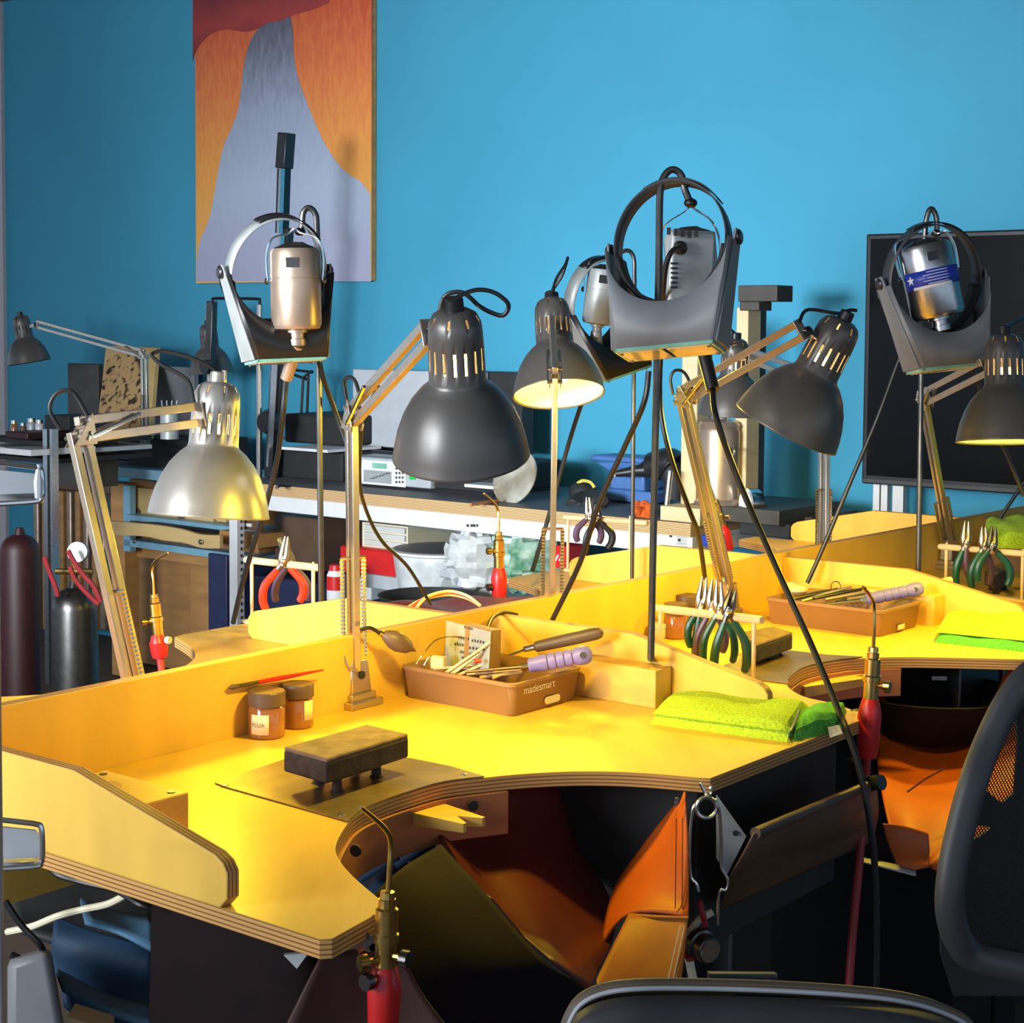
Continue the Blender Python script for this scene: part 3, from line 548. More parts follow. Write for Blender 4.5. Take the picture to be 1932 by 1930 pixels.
# ================= tools and small things on the benches =================
def text_mb(txt, o, xd, yd, size, th=.0006):
    cu = bpy.data.curves.new('t', 'FONT'); cu.body = txt; cu.size = 1; cu.extrude = 0; ob = bpy.data.objects.new('t', cu)
    COL.objects.link(ob); dg = bpy.context.evaluated_depsgraph_get(); me = bpy.data.meshes.new_from_object(ob.evaluated_get(dg))
    o, xd, yd = V(o), V(xd).normalized(), V(yd).normalized(); n = xd.cross(yd)
    m = MB(); m.add([o+(xd*v.co.x+yd*v.co.y)*size+n*th for v in me.vertices], [list(p.vertices) for p in me.polygons])
    bpy.data.objects.remove(ob); bpy.data.curves.remove(cu); bpy.data.meshes.remove(me); return m
def torch(label, Y, tip, nut, foot, k, knobs, hose=None, lean=0, hand=1.0, full=True):
    """brass gas torch: bent tip tube (pixel list), body along nut->foot axis, red grip; k = pixel width of the body"""
    n0 = P(*nut, Y); f0 = P(*foot, Y); ax = (f0-n0).normalized(); r = k/2*Y/F; u = r/.0115
    t = thing('gas_torch', label, 'torch', f0, 'brass torches with red grips')
    tip = [p if len(p) == 3 else (*p, Y) for p in tip]; pts = smooth([P(*p) for p in tip]+[n0], 5)
    m = MB(); m.tube(pts, [.0022*u+.0006*u*min(1, i/8) for i in range(len(pts))], 10); part(t, 'tip_tube', m, M['brass'])
    m = MB(); m.lathe([(.003*u, 0), (.0075*u, .001), (.008*u, .008*u), (.0092*u, .0085*u), (.0092*u, .018*u), (.006*u, .019*u)], n0-ax*.001, ax, 6 if False else 12); part(t, 'tip_nut', m, M['brass'], ang=25)
    z = .016*u
    m = MB(); m.lathe([(.009*u, z), (.0118*u, z+.002*u), (.0118*u, z+.026*u), (.0135*u, z+.028*u), (.0135*u, z+.036*u), (.0112*u, z+.037*u), (.0112*u, z+.062*u), (.009*u, z+.064*u)], n0, ax, 24); part(t, 'body', m, M['brass'])
    z += .060*u; L = (f0-n0).length - z
    m = MB(); m.lathe([(.010*u, z), (.0125*u, z+.004*u), (.0165*u, z+.018*u), (.018*u, z+L*.35), (.0165*u, z+L*.75), (.014*u, z+L)], n0, ax, 14); part(t, 'red_grip', m, M['red'])
    for dx, dz, dr, mt in knobs:
        c0 = n0+ax*(dz*u); d = V((dx, -.5, 0)).normalized()
        m = MB(); m.tube([c0, c0+d*.024*u], .004*u, 8); m2 = part(t, 'valve_stem', m, M['brass'])
        m = MB(); c1 = c0+d*.020*u; N_ = 20
        m.rings([[c1+d*zz+(V((0, 0, 1))*cos(2*pi*i/N_)+d.cross(V((0, 0, 1)))*sin(2*pi*i/N_))*dr*u*(1 if i % 2 else .88) for i in range(N_)] for zz in (0, .009*u)]); kn = part(m2, 'valve_knob', m, mt)
    if hose:
        m = MB(); m.tube(smooth([f0]+[P(*h) for h in hose], 6), .0068, 10); part(t, 'gas_hose', m, M['redh'])
    return t
tA = torch('largest brass gas torch hung at the near tip of the front bench', 1.72, [(680,1523,1.66),(706,1544,1.69),(728,1566,1.71),(737,1590),(736,1630),(733,1676)], (731, 1682), (722, 1960), 43, [(-.9, .071, .009, M['brass']), (-.45, .088, .009, M['dsteel']), (.9, .066, .009, M['dsteel'])], [(715,2050,1.72),(705,2300,1.75)])
m = MB(); a = P(674, 1736, 1.745); m.prism([P(674,1740,1.74), P(704,1726,1.75), P(704,1780,1.75), P(676,1800,1.74)], V((.001,.002,0))); part(tA, 'hanging_bracket', m, M['steel'])
m = MB(); m.lathe([(.004, 0), (.0045, .002)], P(690, 1765, 1.738), (0, -1, 0), 10); part(tA, 'bracket_screw', m, M['dsteel'])
tR = torch('brass torch with red grip at the front bench corner right of the cloth', 2.66, [(1628,1107,2.58),(1640,1122,2.62),(1648,1138),(1649,1180),(1648,1215)], (1648, 1221), (1636, 1428), 29, [(.9, .058, .009, M['brass'])], [(1632,1500,2.66),(1622,1620,2.64),(1609,1760,2.62),(1601,1875,2.6)])
torch('small brass torch with red grip beside the lower arm of the silver lamp', 3.12, [(317,1043,3.05),(297,1055,3.1),(287,1070),(289,1095),(290,1117)], (290, 1121), (302, 1240), 23, [(-.9, .052, .006, M['brass']), (.9, .086, .007, M['lgrey'])], [(306,1290,3.1),(300,1400,3.1)], full=False)
torch('small brass torch with red grip in front of the white workbench', 3.84, [(913,931,3.75),(926,942,3.8),(938,957),(941,980),(941,1000)], (941, 1004), (942, 1132), 20, [(-.9, .04, .008, M['brass']), (-.9, .12, .008, M['redd'])], None)
torch('leaning orange-lit torch between the middle desk lamp and the bottle jack', 4.72, [(1331,888,4.7),(1338,910,4.7),(1345,930)], (1350, 943), (1376, 1038), 15, [(.9, .05, .008, M['brass'])], None)
# hook under the right torch corner
m = MB(); m.tube(smooth([onz(1606,1341,.934), onz(1618,1339,.938), onz(1636,1346,.938), onz(1640,1352,.936), P(1641,1372,2.655), P(1643,1425,2.655)]), .0016, 8); solo('wire_hook', 'bent bright wire hook on the front bench corner beside the torch', 'hook', m, M['chrome'])
# ---------------- pliers and their racks ----------------
def pliers(label, Y, pivot, ends, jaw, grip, group, dark=False, k=1.):
    t = thing('pliers', label, 'pliers', P(*pivot, Y), group)
    pv = P(*pivot, Y); steel = M['dsteel'] if dark else M['pjaw']; jt = P(*jaw, Y); d = (jt-pv).normalized(); s = d.cross(V((0, 1, 0))).normalized(); L = (jt-pv).length; r = .0042*k
    for i, sg in ((0, 1), (1, -1)):
        m = MB(); o = pv+V((0, .003*sg, 0))
        m.tube([o-d*.01, o+s*sg*.003+d*.004, o+s*sg*.0052+d*L*.25, o+s*sg*.0042+d*L*.6, o+s*sg*.0032+d*L], [.0075*k, .0085*k, .006*k, .0042*k, .0016*k], 8); part(t, 'jaw', m, steel)
    m = MB(); m.lathe([(.0045*k, 0), (.0045*k, .002), (.003*k, .003)], pv+V((0, -.009*k, 0)), (0, -1, 0), 12); part(t, 'rivet', m, M['chrome'])
    for j, e in enumerate(ends):
        ep = P(*e[:2], Y); mid = pv.lerp(ep, .5); out = V((e[2] if len(e) > 2 else (-1 if e[0] < pivot[0] else 1), 0, 0))
        pts = smooth([pv, pv.lerp(ep, .18)+out*.004*k, mid+out*.013*k, pv.lerp(ep, .8)+out*.009*k, ep], 5); n = len(pts)
        c = int(n*.28)
        m = MB(); m.tube(pts[:c+1], [.0042*k]*(c+1), 8); part(t, 'tang', m, steel)
        m = MB(); q = pts[c:]; m.tube(q, [(.0055+.0016*sin(pi*min(1, (i+.3)/len(q))))*k*(.55 if i == len(q)-1 else 1) for i in range(len(q))], 9); part(t, 'handle_grip', m, grip[j] if isinstance(grip, tuple) else grip)
    return t
def rack(label, d0, d1, legs, Y0, Y1, base=None):
    a, b = P(*d0, Y0), P(*d1, Y1); t = thing('pliers_rack', label, 'rack', a, 'wooden dowel racks for pliers')
    m = MB(); m.tube([a, a.lerp(b, .02), a.lerp(b, .98), b], [.006, .0075, .0075, .006], 12); part(t, 'dowel', m, M['dowel'])
    for (x, y0, y1) in legs:
        f = (x-d0[0])/(d1[0]-d0[0]); Y = Y0+(Y1-Y0)*max(0, min(1, f)); top = P(x, y0, Y); bot = V((top.x, top.y, TZ+.008)); m = MB(); m.tube([bot, top-UP*.01, top], [.0035, .004, .002], 8); part(t, 'upright', m, M['dowel'])
    fa = V((a.x, a.y, TZ)); fb = V((b.x, b.y, TZ)); m = MB(); m.bar(fa+UP*.004, fb+UP*.004+(fb-fa)*.02, .02, .008); part(t, 'foot_rail', m, M['dowel'], bev=.002)
    return t
rack('dowel rack of green-handled pliers behind the lime cloth', (1236,1147), (1438,1170), [(1246,1150,0), (1423,1161,0)], 3.12, 2.86)
G1 = 'pliers hung on the middle rack'
pliers('slim long-nose pliers, leftmost on the middle rack', 3.02, (1323,1140), [(1304,1222,-1), (1312,1258,-.3)], (1329,1089), M['greenh'], G1)
pliers('pliers with one purple-grey grip, second from left on middle rack', 2.99, (1343,1142), [(1319,1258,-1), (1362,1232,1)], (1348,1092), (M['purp'], M['purp']), G1)
pliers('green pliers with crossed worn grips, third on the middle rack', 2.96, (1357,1147), [(1331,1260,-1), (1381,1251,1)], (1356,1098), M['greenh'], G1)
pliers('front-most green pliers with dark cutter jaws, rightmost on middle rack', 2.92, (1374,1150), [(1348,1288,-.6), (1404,1270,1)], (1384,1112), M['greenh'], G1, True, 1.15)
rack('dowel rack with red-handled pliers behind the left rear panel', (463,1056), (603,1071), [(475,1048,0), (591,1060,0)], 3.50, 3.36)
G2 = 'pliers hung on the left rear rack'
pliers('pliers with bright red-orange grips on the left rear rack', 3.42, (536,1058), [(503,1152,-1.3), (564,1136,1.3)], (541,1012), M['orangeg'], G2, False, 1.25)
pliers('pliers with dull purple grips behind the red-handled pair', 3.46, (548,1058), [(521,1136,-.8), (578,1133,1)], (526,1015), M['purp'], G2, False, 1.15)
rack('thin dowel rack in front of the white workbench', (1064,975), (1222,987), [(1072,970,0), (1189,973,0)], 4.28, 4.13)
G3 = 'pliers hung on the far middle rack'
pliers('dark-handled pliers with upright jaws on the far middle rack', 4.22, (1113,972), [(1091,1022,-1), (1129,1025,1)], (1109,938), M['purp'], G3, False, 1.2)
pliers('wide dark pliers hanging lowest on the far middle rack', 4.2, (1126,976), [(1107,1045,-.6), (1145,1035,1.4)], (1126,952), M['blackp'], G3, True, 1.3)
rack('dowel rack of pliers before the far right tray', (1772,1031), (1936,1045), [(1786,1024,0), (1930,1036,0)], 4.0, 3.82)
G4 = 'pliers hung on the right rack'
pliers('green pliers at the left end of the right rack', 3.93, (1822,1024), [(1805,1104,-.6), (1828,1090,-.2)], (1824,983), (M['greenh'], M['purp']), G4, False, 1.2)
pliers('pliers with one green and one purple grip on the right rack', 3.9, (1857,1028), [(1834,1110,-.8), (1864,1104,.6)], (1856,994), (M['greenh'], M['purp']), G4, False, 1.25)
pliers('dark green pliers rightmost on the right rack', 3.86, (1871,1028), [(1846,1098,-.8), (1899,1106,1.3)], (1875,993), M['greenh'], G4, True, 1.25)
# ---------------- trays ----------------
def rr(s0, s1, t0, t1, r, z, n=5):
    out = []
    for cx, cy, a0 in ((s1-r, t1-r, 0), (s0+r, t1-r, 90), (s0+r, t0+r, 180), (s1-r, t0+r, 270)):
        for i in range(n+1):
            a = radians(a0+90*i/n); out.append(bp(cx+r*cos(a), cy+r*sin(a), z))
    return out
def make_tray(label, s0, s1, t0, t1, h=.054):
    z = TZ; t = thing('organiser_tray', label, 'tray', bp((s0+s1)/2, (t0+t1)/2, z), 'taupe plastic trays')
    g = lambda d, zz, r: rr(s0-d, s1+d, t0-d, t1+d, r, zz)
    m = MB(); m.rings([g(-.002, z, .012), g(0, z+.003, .012), g(.005, z+h-.007, .014), g(.008, z+h-.005, .015), g(.008, z+h, .015), g(.0045, z+h+.0012, .014), g(.0022, z+h-.001, .012), g(-.0035, z+.0045, .01), g(-.006, z+.003, .01)])
    part(t, 'tray_shell', m, M['tray'], ang=50); return t
T1 = make_tray('taupe organiser tray holding tools, standing right of the large lamp base', .872, 1.045, -.0+.012, .240)
part(T1, 'brand_lettering', text_mb('madesmart', bp(.893, .2455, TZ+.034), BV, UP, .0185), M['white'], label='white brand lettering')
m = MB(); o = []
for i in range(24):
    a = 2*pi*i/24; o.append(bp(.972+(.014 if cos(a) > 0 else -.014)+.006*cos(a), .2435, TZ+.013+.006*sin(a)))
m.prism(o, BU*.0016); part(T1, 'end_pad', m, M['cream'], label='pale oblong pad')
T2 = make_tray('taupe organiser tray heaped with tools, on the second bench', 1.895, 2.062, .108, .362)
part(T2, 'end_pad', MB().fbox(bp(1.965, .3655, TZ+.006), BV*.03, BU*.0015, UP*.01), M['cream'])
T3 = make_tray('dark brown tray partly seen at the right frame edge behind the pliers', 2.98, 3.15, .09, .34)
# card packet in tray 1
cp = thing('card_packet', 'grey card packet standing upright in the front taupe tray', 'booklet', P(880, 1250, 2.78))
m = MB(); A_, B_, C_, D_ = P(838,1262,2.86), P(922,1264,2.74), P(926,1192,2.74), P(842,1171,2.86); nn = V((.55, .83, 0))
m.prism([A_, B_, C_, D_], nn*.002); part(cp, 'front_card', m, M['camo'])
m = MB(); m.prism([B_+nn*.004, P(944,1262,2.79), P(945,1188,2.79), C_+nn*.004+UP*.002], V((-.045,.062,0))); part(cp, 'card_stack', m, M['tray'])
for i, (f0, f1, v) in enumerate(((.42,.62,.93), (.3,.56,.68), (.6,.9,.66), (.22,.5,.52), (.55,.92,.48), (.35,.5,.36), (.56,.8,.34), (.4,.72,.24))):
    L0 = A_.lerp(B_, f0).lerp(D_.lerp(C_, f0), v); L1 = A_.lerp(B_, f1).lerp(D_.lerp(C_, f1), v); m = MB()
    n_ = 5
    for q in range(n_):
        a = L0.lerp(L1, q/n_); b = L0.lerp(L1, (q+.6)/n_); m.add([a-nn*.0006, b-nn*.0006, b-nn*.0006+UP*.0042, a-nn*.0006+UP*(.0042+.001*(q % 2))], [(0,1,2,3)])
    part(cp, 'printed_word', m, M['dgrey'])
def handle_tool(name, label, cat, a, b, r, mt, ferr=None, shaft=None, rings=False, mts='steel'):
    a, b = V(a), V(b); ax = (b-a).normalized(); L = (b-a).length; t = thing(name, label, cat, a)
    pr = [(r*.55, 0), (r*.85, L*.03), (r*.9, L*.15)]
    if rings:
        for i in range(4): z = L*(.2+.13*i); pr += [(r*1.0, z), (r*1.02, z+L*.08), (r*.86, z+L*.1)]
        pr += [(r*1.12, L*.78), (r*1.15, L*.9), (r*.9, L*.97), (r*.4, L)]
    else: pr += [(r, L*.5), (r, L*.9), (r*.8, L*.97), (r*.3, L)]
    m = MB(); m.lathe(pr, a, ax, 18); hd = part(t, 'handle', m, mt)
    if rings:
        m = MB(); s = ax.cross(UP).normalized(); f = ax.cross(s).normalized(); q = a+ax*L*.86; m.lathe([(r*.4, -r*1.2), (r*.4, r*1.2)], q, (q-CAM).normalized(), 10); part(hd, 'hanging_hole', m, M['dgrey'])
    if ferr: m = MB(); m.tube([a-ax*ferr, a+ax*.004], r*.45, 10); part(t, 'ferrule', m, M[mts])
    if shaft: m = MB(); m.tube([a-ax*(ferr or 0)*.8, V(shaft)], [r*.25, r*.16], 8); part(t, 'shaft', m, M[mts])
    return t
handle_tool('burnisher', 'tool with rounded brown handle lying over the front taupe tray', 'hand tool', P(1008,1221,2.82), P(1138,1192,2.80), .0108, M['lid'], .018, P(960,1236,2.8))
handle_tool('file', 'file with ribbed lavender handle lying over the front taupe tray', 'hand tool', P(996,1256,2.72), P(1117,1233,2.73), .0135, M['lav'], .012, P(878,1268,2.74), True, mts='brass')
for i, (a, b, r) in enumerate((((838,1272),(925,1212),.003), ((850,1274),(905,1232),.004), ((860,1276),(918,1250),.003), ((880,1272),(990,1262),.0028), ((905,1278),(985,1268),.003), ((820,1262),(900,1255),.0025), ((930,1280),(990,1252),.0025))):
    m = MB(); m.tube([P(*a, 2.76), P(*b, 2.74+.01*i)], [r, r*.7], 7); solo('wooden_stick', ['pale stick leaning steepest against the card packet', 'thick pale stick crossing the card packet', 'short stick low before the card packet', 'slim rod under the lavender handle', 'lowest rod in the front taupe tray', 'stick lying at the left in the front taupe tray', 'thin rod slanting up to the lavender handle'][i], 'stick', m, M['dowel'], group='loose sticks in the front tray')
m = MB(); m.tube([P(895,1248,2.735), P(908,1246,2.735)], .0035, 8); solo('red_tipped_stick', 'tiny red-orange tip in front of the card packet', 'stick', m, M['orangeg'])
m = MB(); m.tube(smooth([P(786,1252,2.8), P(800,1232,2.8), P(822,1208,2.82), P(850,1201,2.82), P(872,1203,2.8)]), .0012, 6); m.tube(smooth([P(800,1255,2.8), P(812,1238,2.8), P(824,1248,2.8), P(830,1258,2.8)]), .0012, 6); solo('wire_loop', 'thin looped copper wire arching left of the card packet', 'wire', m, M['brass'])
m = MB(); m.fbox(P(812,1262,2.8), V((.022,-.01,0)), V((.006,.01,0)), UP*.022); solo('saw_blade_packet', 'small amber packet at the left end of the front taupe tray', 'packet', m, M['dowel'], bev=.001)
handle_tool('file', 'file with ribbed lavender handle lying over the right taupe tray', 'hand tool', P(1634,1131,3.50), P(1742,1109,3.52), .013, M['lav'], .012, P(1560,1140,3.5), True)
handle_tool('scraper', 'pale-handled tool pointing right past the lavender handle on second bench', 'hand tool', P(1744,1106,3.6), P(1798,1094,3.6), .0085, M['dowel'], None, None)
random.seed(3)
tl = ['tool lying leftmost', 'second tool from the left', 'third tool from the left', 'fourth tool from the left', 'fifth tool from the left', 'sixth tool from the left', 'rightmost loose tool']
for i in range(7):
    x0 = 1490+i*22; m = MB(); a = P(x0, 1134+random.uniform(-5, 4), 3.55); b = P(x0+75+random.uniform(0, 30), 1112+random.uniform(-6, 8), 3.62); m.tube([a, a.lerp(b, .5), b], [.0035, .005, .0028], 8)
    solo('needle_file', tl[i]+' in the right taupe tray', 'hand tool', m, M['copper'] if i % 2 else M['dsteel'], group='loose tools heaped in the right tray')
m = MB(); m.ball(P(1504, 1112, 3.58), .024, .02, .011); m.ball(P(1492, 1106, 3.6), .018, .014, .009); solo('cord_bundle', 'beige bundled cord in the left end of the right taupe tray', 'cord', m, M['dowel'])
m = MB(); m.tube(smooth([P(1577+9*cos(a), 1106+9*sin(a), 3.6) for a in [i*pi/5 for i in range(11)]], 3), .0012, 6); solo('wire_ring', 'small wire ring standing up in the right taupe tray', 'ring', m, M['brass'])
# ---------------- jars, brush ----------------
def jar(label, x, Y, h, r, body, lidm, lab=None, group='lidded jars on the benches'):
    q = P(x, 1300, Y); o = V((q.x, q.y, TZ)); t = thing('jar', label, 'jar', o, group)
    m = MB(); m.lathe([(r*.9, 0), (r, .003), (r, h*.62), (r*.9, h*.68), (r*.86, h*.74)], o, UP, 32); part(t, 'glass_body', m, body)
    m = MB(); N_ = 48; m.rings([[o+V((cos(2*pi*i/N_)*rr_*(1 if i % 2 else .985), sin(2*pi*i/N_)*rr_*(1 if i % 2 else .985), z)) for i in range(N_)] for rr_, z in ((r*1.03, h*.70), (r*1.03, h*.975), (r*.98, h), (r*.5, h*.995))]); part(t, 'screw_lid', m, lidm)
    if lab:
        m = MB(); th0, th1, z0, z1 = lab; g = lambda th, z: o+V((cos(th), sin(th), 0))*(r+.0006)+UP*z
        m.grid([[g(th0+(th1-th0)*i/12, z0) for i in range(13)], [g(th0+(th1-th0)*i/12, z1) for i in range(13)]]); part(t, 'paper_label', m, M['paper'], sol=.0004, soff=0)
    return t, o
jA, oA = jar('nearer flux jar with dark lid and pale label, against the bench panel', 503, 2.525, .070, .0275, M['glass'], M['lid'], (radians(225), radians(285), .008, .038))
th = radians(253); tdir = V((-sin(th), cos(th), 0)); part(jA, 'label_lettering', text_mb('FLUX', oA+V((cos(th), sin(th), 0))*.0288+UP*.020-tdir*.0105, tdir, UP, .0088), M['dgrey'])
jB, oB = jar('farther amber jar with dark lid, right of the flux jar', 562, 2.588, .068, .0240, M['glass'], M['lid'], (radians(300), radians(345), .014, .044))
jar('amber jar with brown lid near the pliers rack upright on second bench', 1273, 3.36, .070, .0235, M['glass'], M['lid'])
jar('brown-lidded jar behind the amber jar on second bench', 1294, 3.46, .072, .0235, M['glass'], M['lid'])
jar('small white jar left of the amber jar on second bench', 1240, 3.36, .03, .018, M['offw'], M['offw'])
pb = thing('paint_brush', 'thin red-handled paint brush lying across the two jar lids', 'brush', P(520, 1283, 2.62))
z0, z1 = P(430,1298,2.50), P(610,1264,2.64); g = lambda f: z0.lerp(z1, f)
m = MB(); m.tube([g(.3), g(.5), g(.8), g(1)], [.003, .0036, .0026, .0012], 10); part(pb, 'handle', m, M['red'])
m = MB(); m.tube([g(.1), g(.3)], [.0034, .003], 10); part(pb, 'ferrule', m, M['brass'])
m = MB(); m.tube([g(0), g(.04), g(.1)], [.001, .004, .0034], 10); part(pb, 'bristles', m, M['lid'])
# ---------------- solder blocks ----------------
def solder_block(label, tops, zt, h, feet=True, m1='char', m2='chart'):
    pts = [onz(*p, zt) for p in tops]; c = sum(pts, V((0,0,0)))/4; t = thing('solder_block', label, 'block', V((c.x, c.y, TZ+.003)), 'charcoal solder blocks')
    m = MB(); m.prism([p-UP*h for p in pts], UP*(h-.004)); part(t, 'charcoal_body', m, M[m1], bev=.004)
    m = MB(); m.prism([p.lerp(c, .012)-UP*.006 for p in pts], UP*.006); part(t, 'scorched_top', m, M[m2], bev=.0025)
    zz = zt-h
    for i, (a, b) in enumerate(((.22,.3), (.75,.25), (.7,.75), (.25,.72))):
        q = pts[0].lerp(pts[1], a).lerp(pts[3].lerp(pts[2], a), b); m = MB(); m.lathe([(.010, 0), (.007, .003), (.006, max(.004, zz-TZ-.003)), (.012, zz-TZ+.001)], V((q.x, q.y, TZ+.0025)), UP, 10); part(t, 'foot', m, M['char'])
    q = c; m = MB(); m.cbox(V((c.x, c.y, zz-.004)), (pts[1]-pts[0])*.55, (pts[3]-pts[0])*.55, UP*.008); part(t, 'ash_tray', m, M['char'], bev=.002)
    return t
solder_block('large scorched charcoal solder block standing on the front bench plate', [(534,1409),(616,1432),(772,1384),(692,1366)], .988, .034)
solder_block('dark solder block on the second bench behind the hanging pliers', [(1398,1192),(1428,1216),(1496,1192),(1458,1181)], .975, .034)
solder_block('distant dark solder block below the right pliers rack', [(1858,1072),(1876,1082),(1908,1070),(1890,1062)], .985, .04)
# ---------------- lime cloths ----------------
def puff(mb, c, h, nu=26, nv=18, amp=.004, seed=0, z0=TZ, pw=.33):
    """soft folded slab over quad c (4 pts on the table, order s,t), thickness h"""
    rnd = random.Random(seed); ph = [rnd.uniform(0, 6) for _ in range(6)]; top = []; bot = []
    for j in range(nv+1):
        r = []; b = []
        for i in range(nu+1):
            a, d = i/nu, j/nv; p = c[0].lerp(c[1], a).lerp(c[3].lerp(c[2], a), d)
            e = max(0, 1-abs(2*a-1)**5)**pw*max(0, 1-abs(2*d-1)**4)**pw
            w = amp*(sin(9*a+ph[0])*.5+sin(7*d+ph[1]+3*a)*.5+sin(17*a+11*d+ph[2])*.25)
            r.append(p+UP*(h*e+w*e)); b.append(p+UP*.0006)
        top.append(r); bot.append(b)
    mb.grid(top); mb.grid(bot[::-1]); return mb
cl = thing('microfibre_cloth', 'lime folded microfibre cloth lying at the right corner of the front bench', 'cloth', onz(1400, 1350), 'lime microfibre cloths')
c4 = [onz(1226,1366), onz(1496,1402), onz(1530,1350), onz(1262,1330)]
m = MB(); puff(m, c4, .024, seed=1); part(cl, 'lower_fold', m, M['green'])
m = MB(); puff(m, [p+UP*.016+(onz(1380,1365)-p)*.03 for p in c4], .016, seed=2, amp=.003); part(cl, 'upper_fold', m, M['green'])
m = MB(); puff(m, [onz(1492,1401), onz(1586,1378), onz(1598,1340), onz(1512,1350)], .024, 14, 12, seed=5); part(cl, 'turned_end', m, M['greend'], label='brighter green turned-out end')
m = MB(); m.tube(smooth([onz(1494,1398,.936), onz(1490,1385,.95), onz(1500,1362,.958), onz(1508,1340,.962)]), .0022, 8); part(cl, 'stitched_hem', m, M['greenh'])
m = MB(); m.prism([P(1562,1372,2.56), P(1583,1368,2.57), P(1590,1384,2.56), P(1566,1392,2.55)], V((0,.001,0))); part(cl, 'care_tag', m, M['cream'])
cl = thing('microfibre_cloth', 'lime folded cloth at the right frame edge on the second bench', 'cloth', onz(1850, 1190), 'lime microfibre cloths')
m = MB(); puff(m, [onz(1762,1212), onz(1985,1236), onz(1990,1190), onz(1785,1176)], .02, seed=7); part(cl, 'lower_fold', m, M['greend'])
m = MB(); puff(m, [p+UP*.018 for p in (onz(1765,1210), onz(1985,1232), onz(1990,1192), onz(1787,1178))], .02, seed=8, amp=.006); part(cl, 'upper_fold', m, M['green'])
cl = thing('microfibre_cloth', 'distant lime cloth heaped beyond the right pliers rack', 'cloth', onz(1890, 1040), 'lime microfibre cloths')
m = MB(); puff(m, [onz(1846,1032,1.03), onz(1975,1038,1.03), onz(1985,1006,1.03), onz(1862,1000,1.03)], .05, seed=11, amp=.012); part(cl, 'heap', m, M['green'])
m = MB(); m.ball(P(1912, 1030, 4.05), .012, .012, .01); solo('small_white_fitting', 'tiny white fitting lying on the distant lime cloth', 'fitting', m, M['white'])
# blower bulb, cord scraps, folded brown mat, loose cable
bl = thing('blower_bulb', 'dark rubber blower bulb hanging between the lamp springs and the tray', 'blower', P(722, 1196, 2.74))
a, b = P(722,1196,2.72), P(784,1228,2.74); ax = (b-a).normalized(); L = (b-a).length
m = MB(); m.lathe([(.004, 0), (.009, L*.08), (.0155, L*.3), (.0165, L*.5), (.011, L*.78), (.004, L*.9), (.0015, L)], a, ax, 20); part(bl, 'bulb', m, M['lid'])
m = MB(); m.tube([a-ax*.006, a+ax*.004], .005, 12); part(bl, 'brass_collar', m, M['brass'])
m = MB(); m.tube(smooth([onz(700,1302,.935), onz(712,1308,.937), onz(722,1300,.94), onz(734,1306,.936), onz(742,1298,.935), onz(728,1294,.936)]), .0022, 6); solo('twisted_cord', 'short twisted dark cord between lamp base and tray', 'cord', m, M['black'])
m = MB(); m.tube(smooth([P(920,1185,2.9), P(930,1165,2.95), P(950,1156,3.0), P(975,1160,3.05)]), .0035, 8); solo('dark_cable', 'dark cable hump behind the front tray on the panel', 'cable', m, M['black'])
m = MB(); puff(m, [bp(1.42,-.62,.93), bp(1.72,-.45,.93), bp(1.76,-.2,.93), bp(1.42,-.2,.93)], .03, seed=4, amp=.01); solo('leather_mat', 'crumpled brown leather mat on the rear bench below the cream-lit lamp', 'mat', m, M['rbrown'])
for i in range(3):
    m = MB(); m.tube(smooth([P(770+i*8,1146,3.3), P(800+i*3,1130-i*2,3.35), P(845,1122-i*3,3.4), P(880,1128-i*2,3.4), P(905,1142,3.35)]), .0035, 8); solo('coiled_cord', ['lowest pale cord arch behind the divider panel', 'middle pale cord arch behind the divider panel', 'topmost pale cord arch behind the divider panel'][i], 'cord', m, [M['dowel'], M['orangeg'], M['cream']][i], group='pale cords behind the divider')
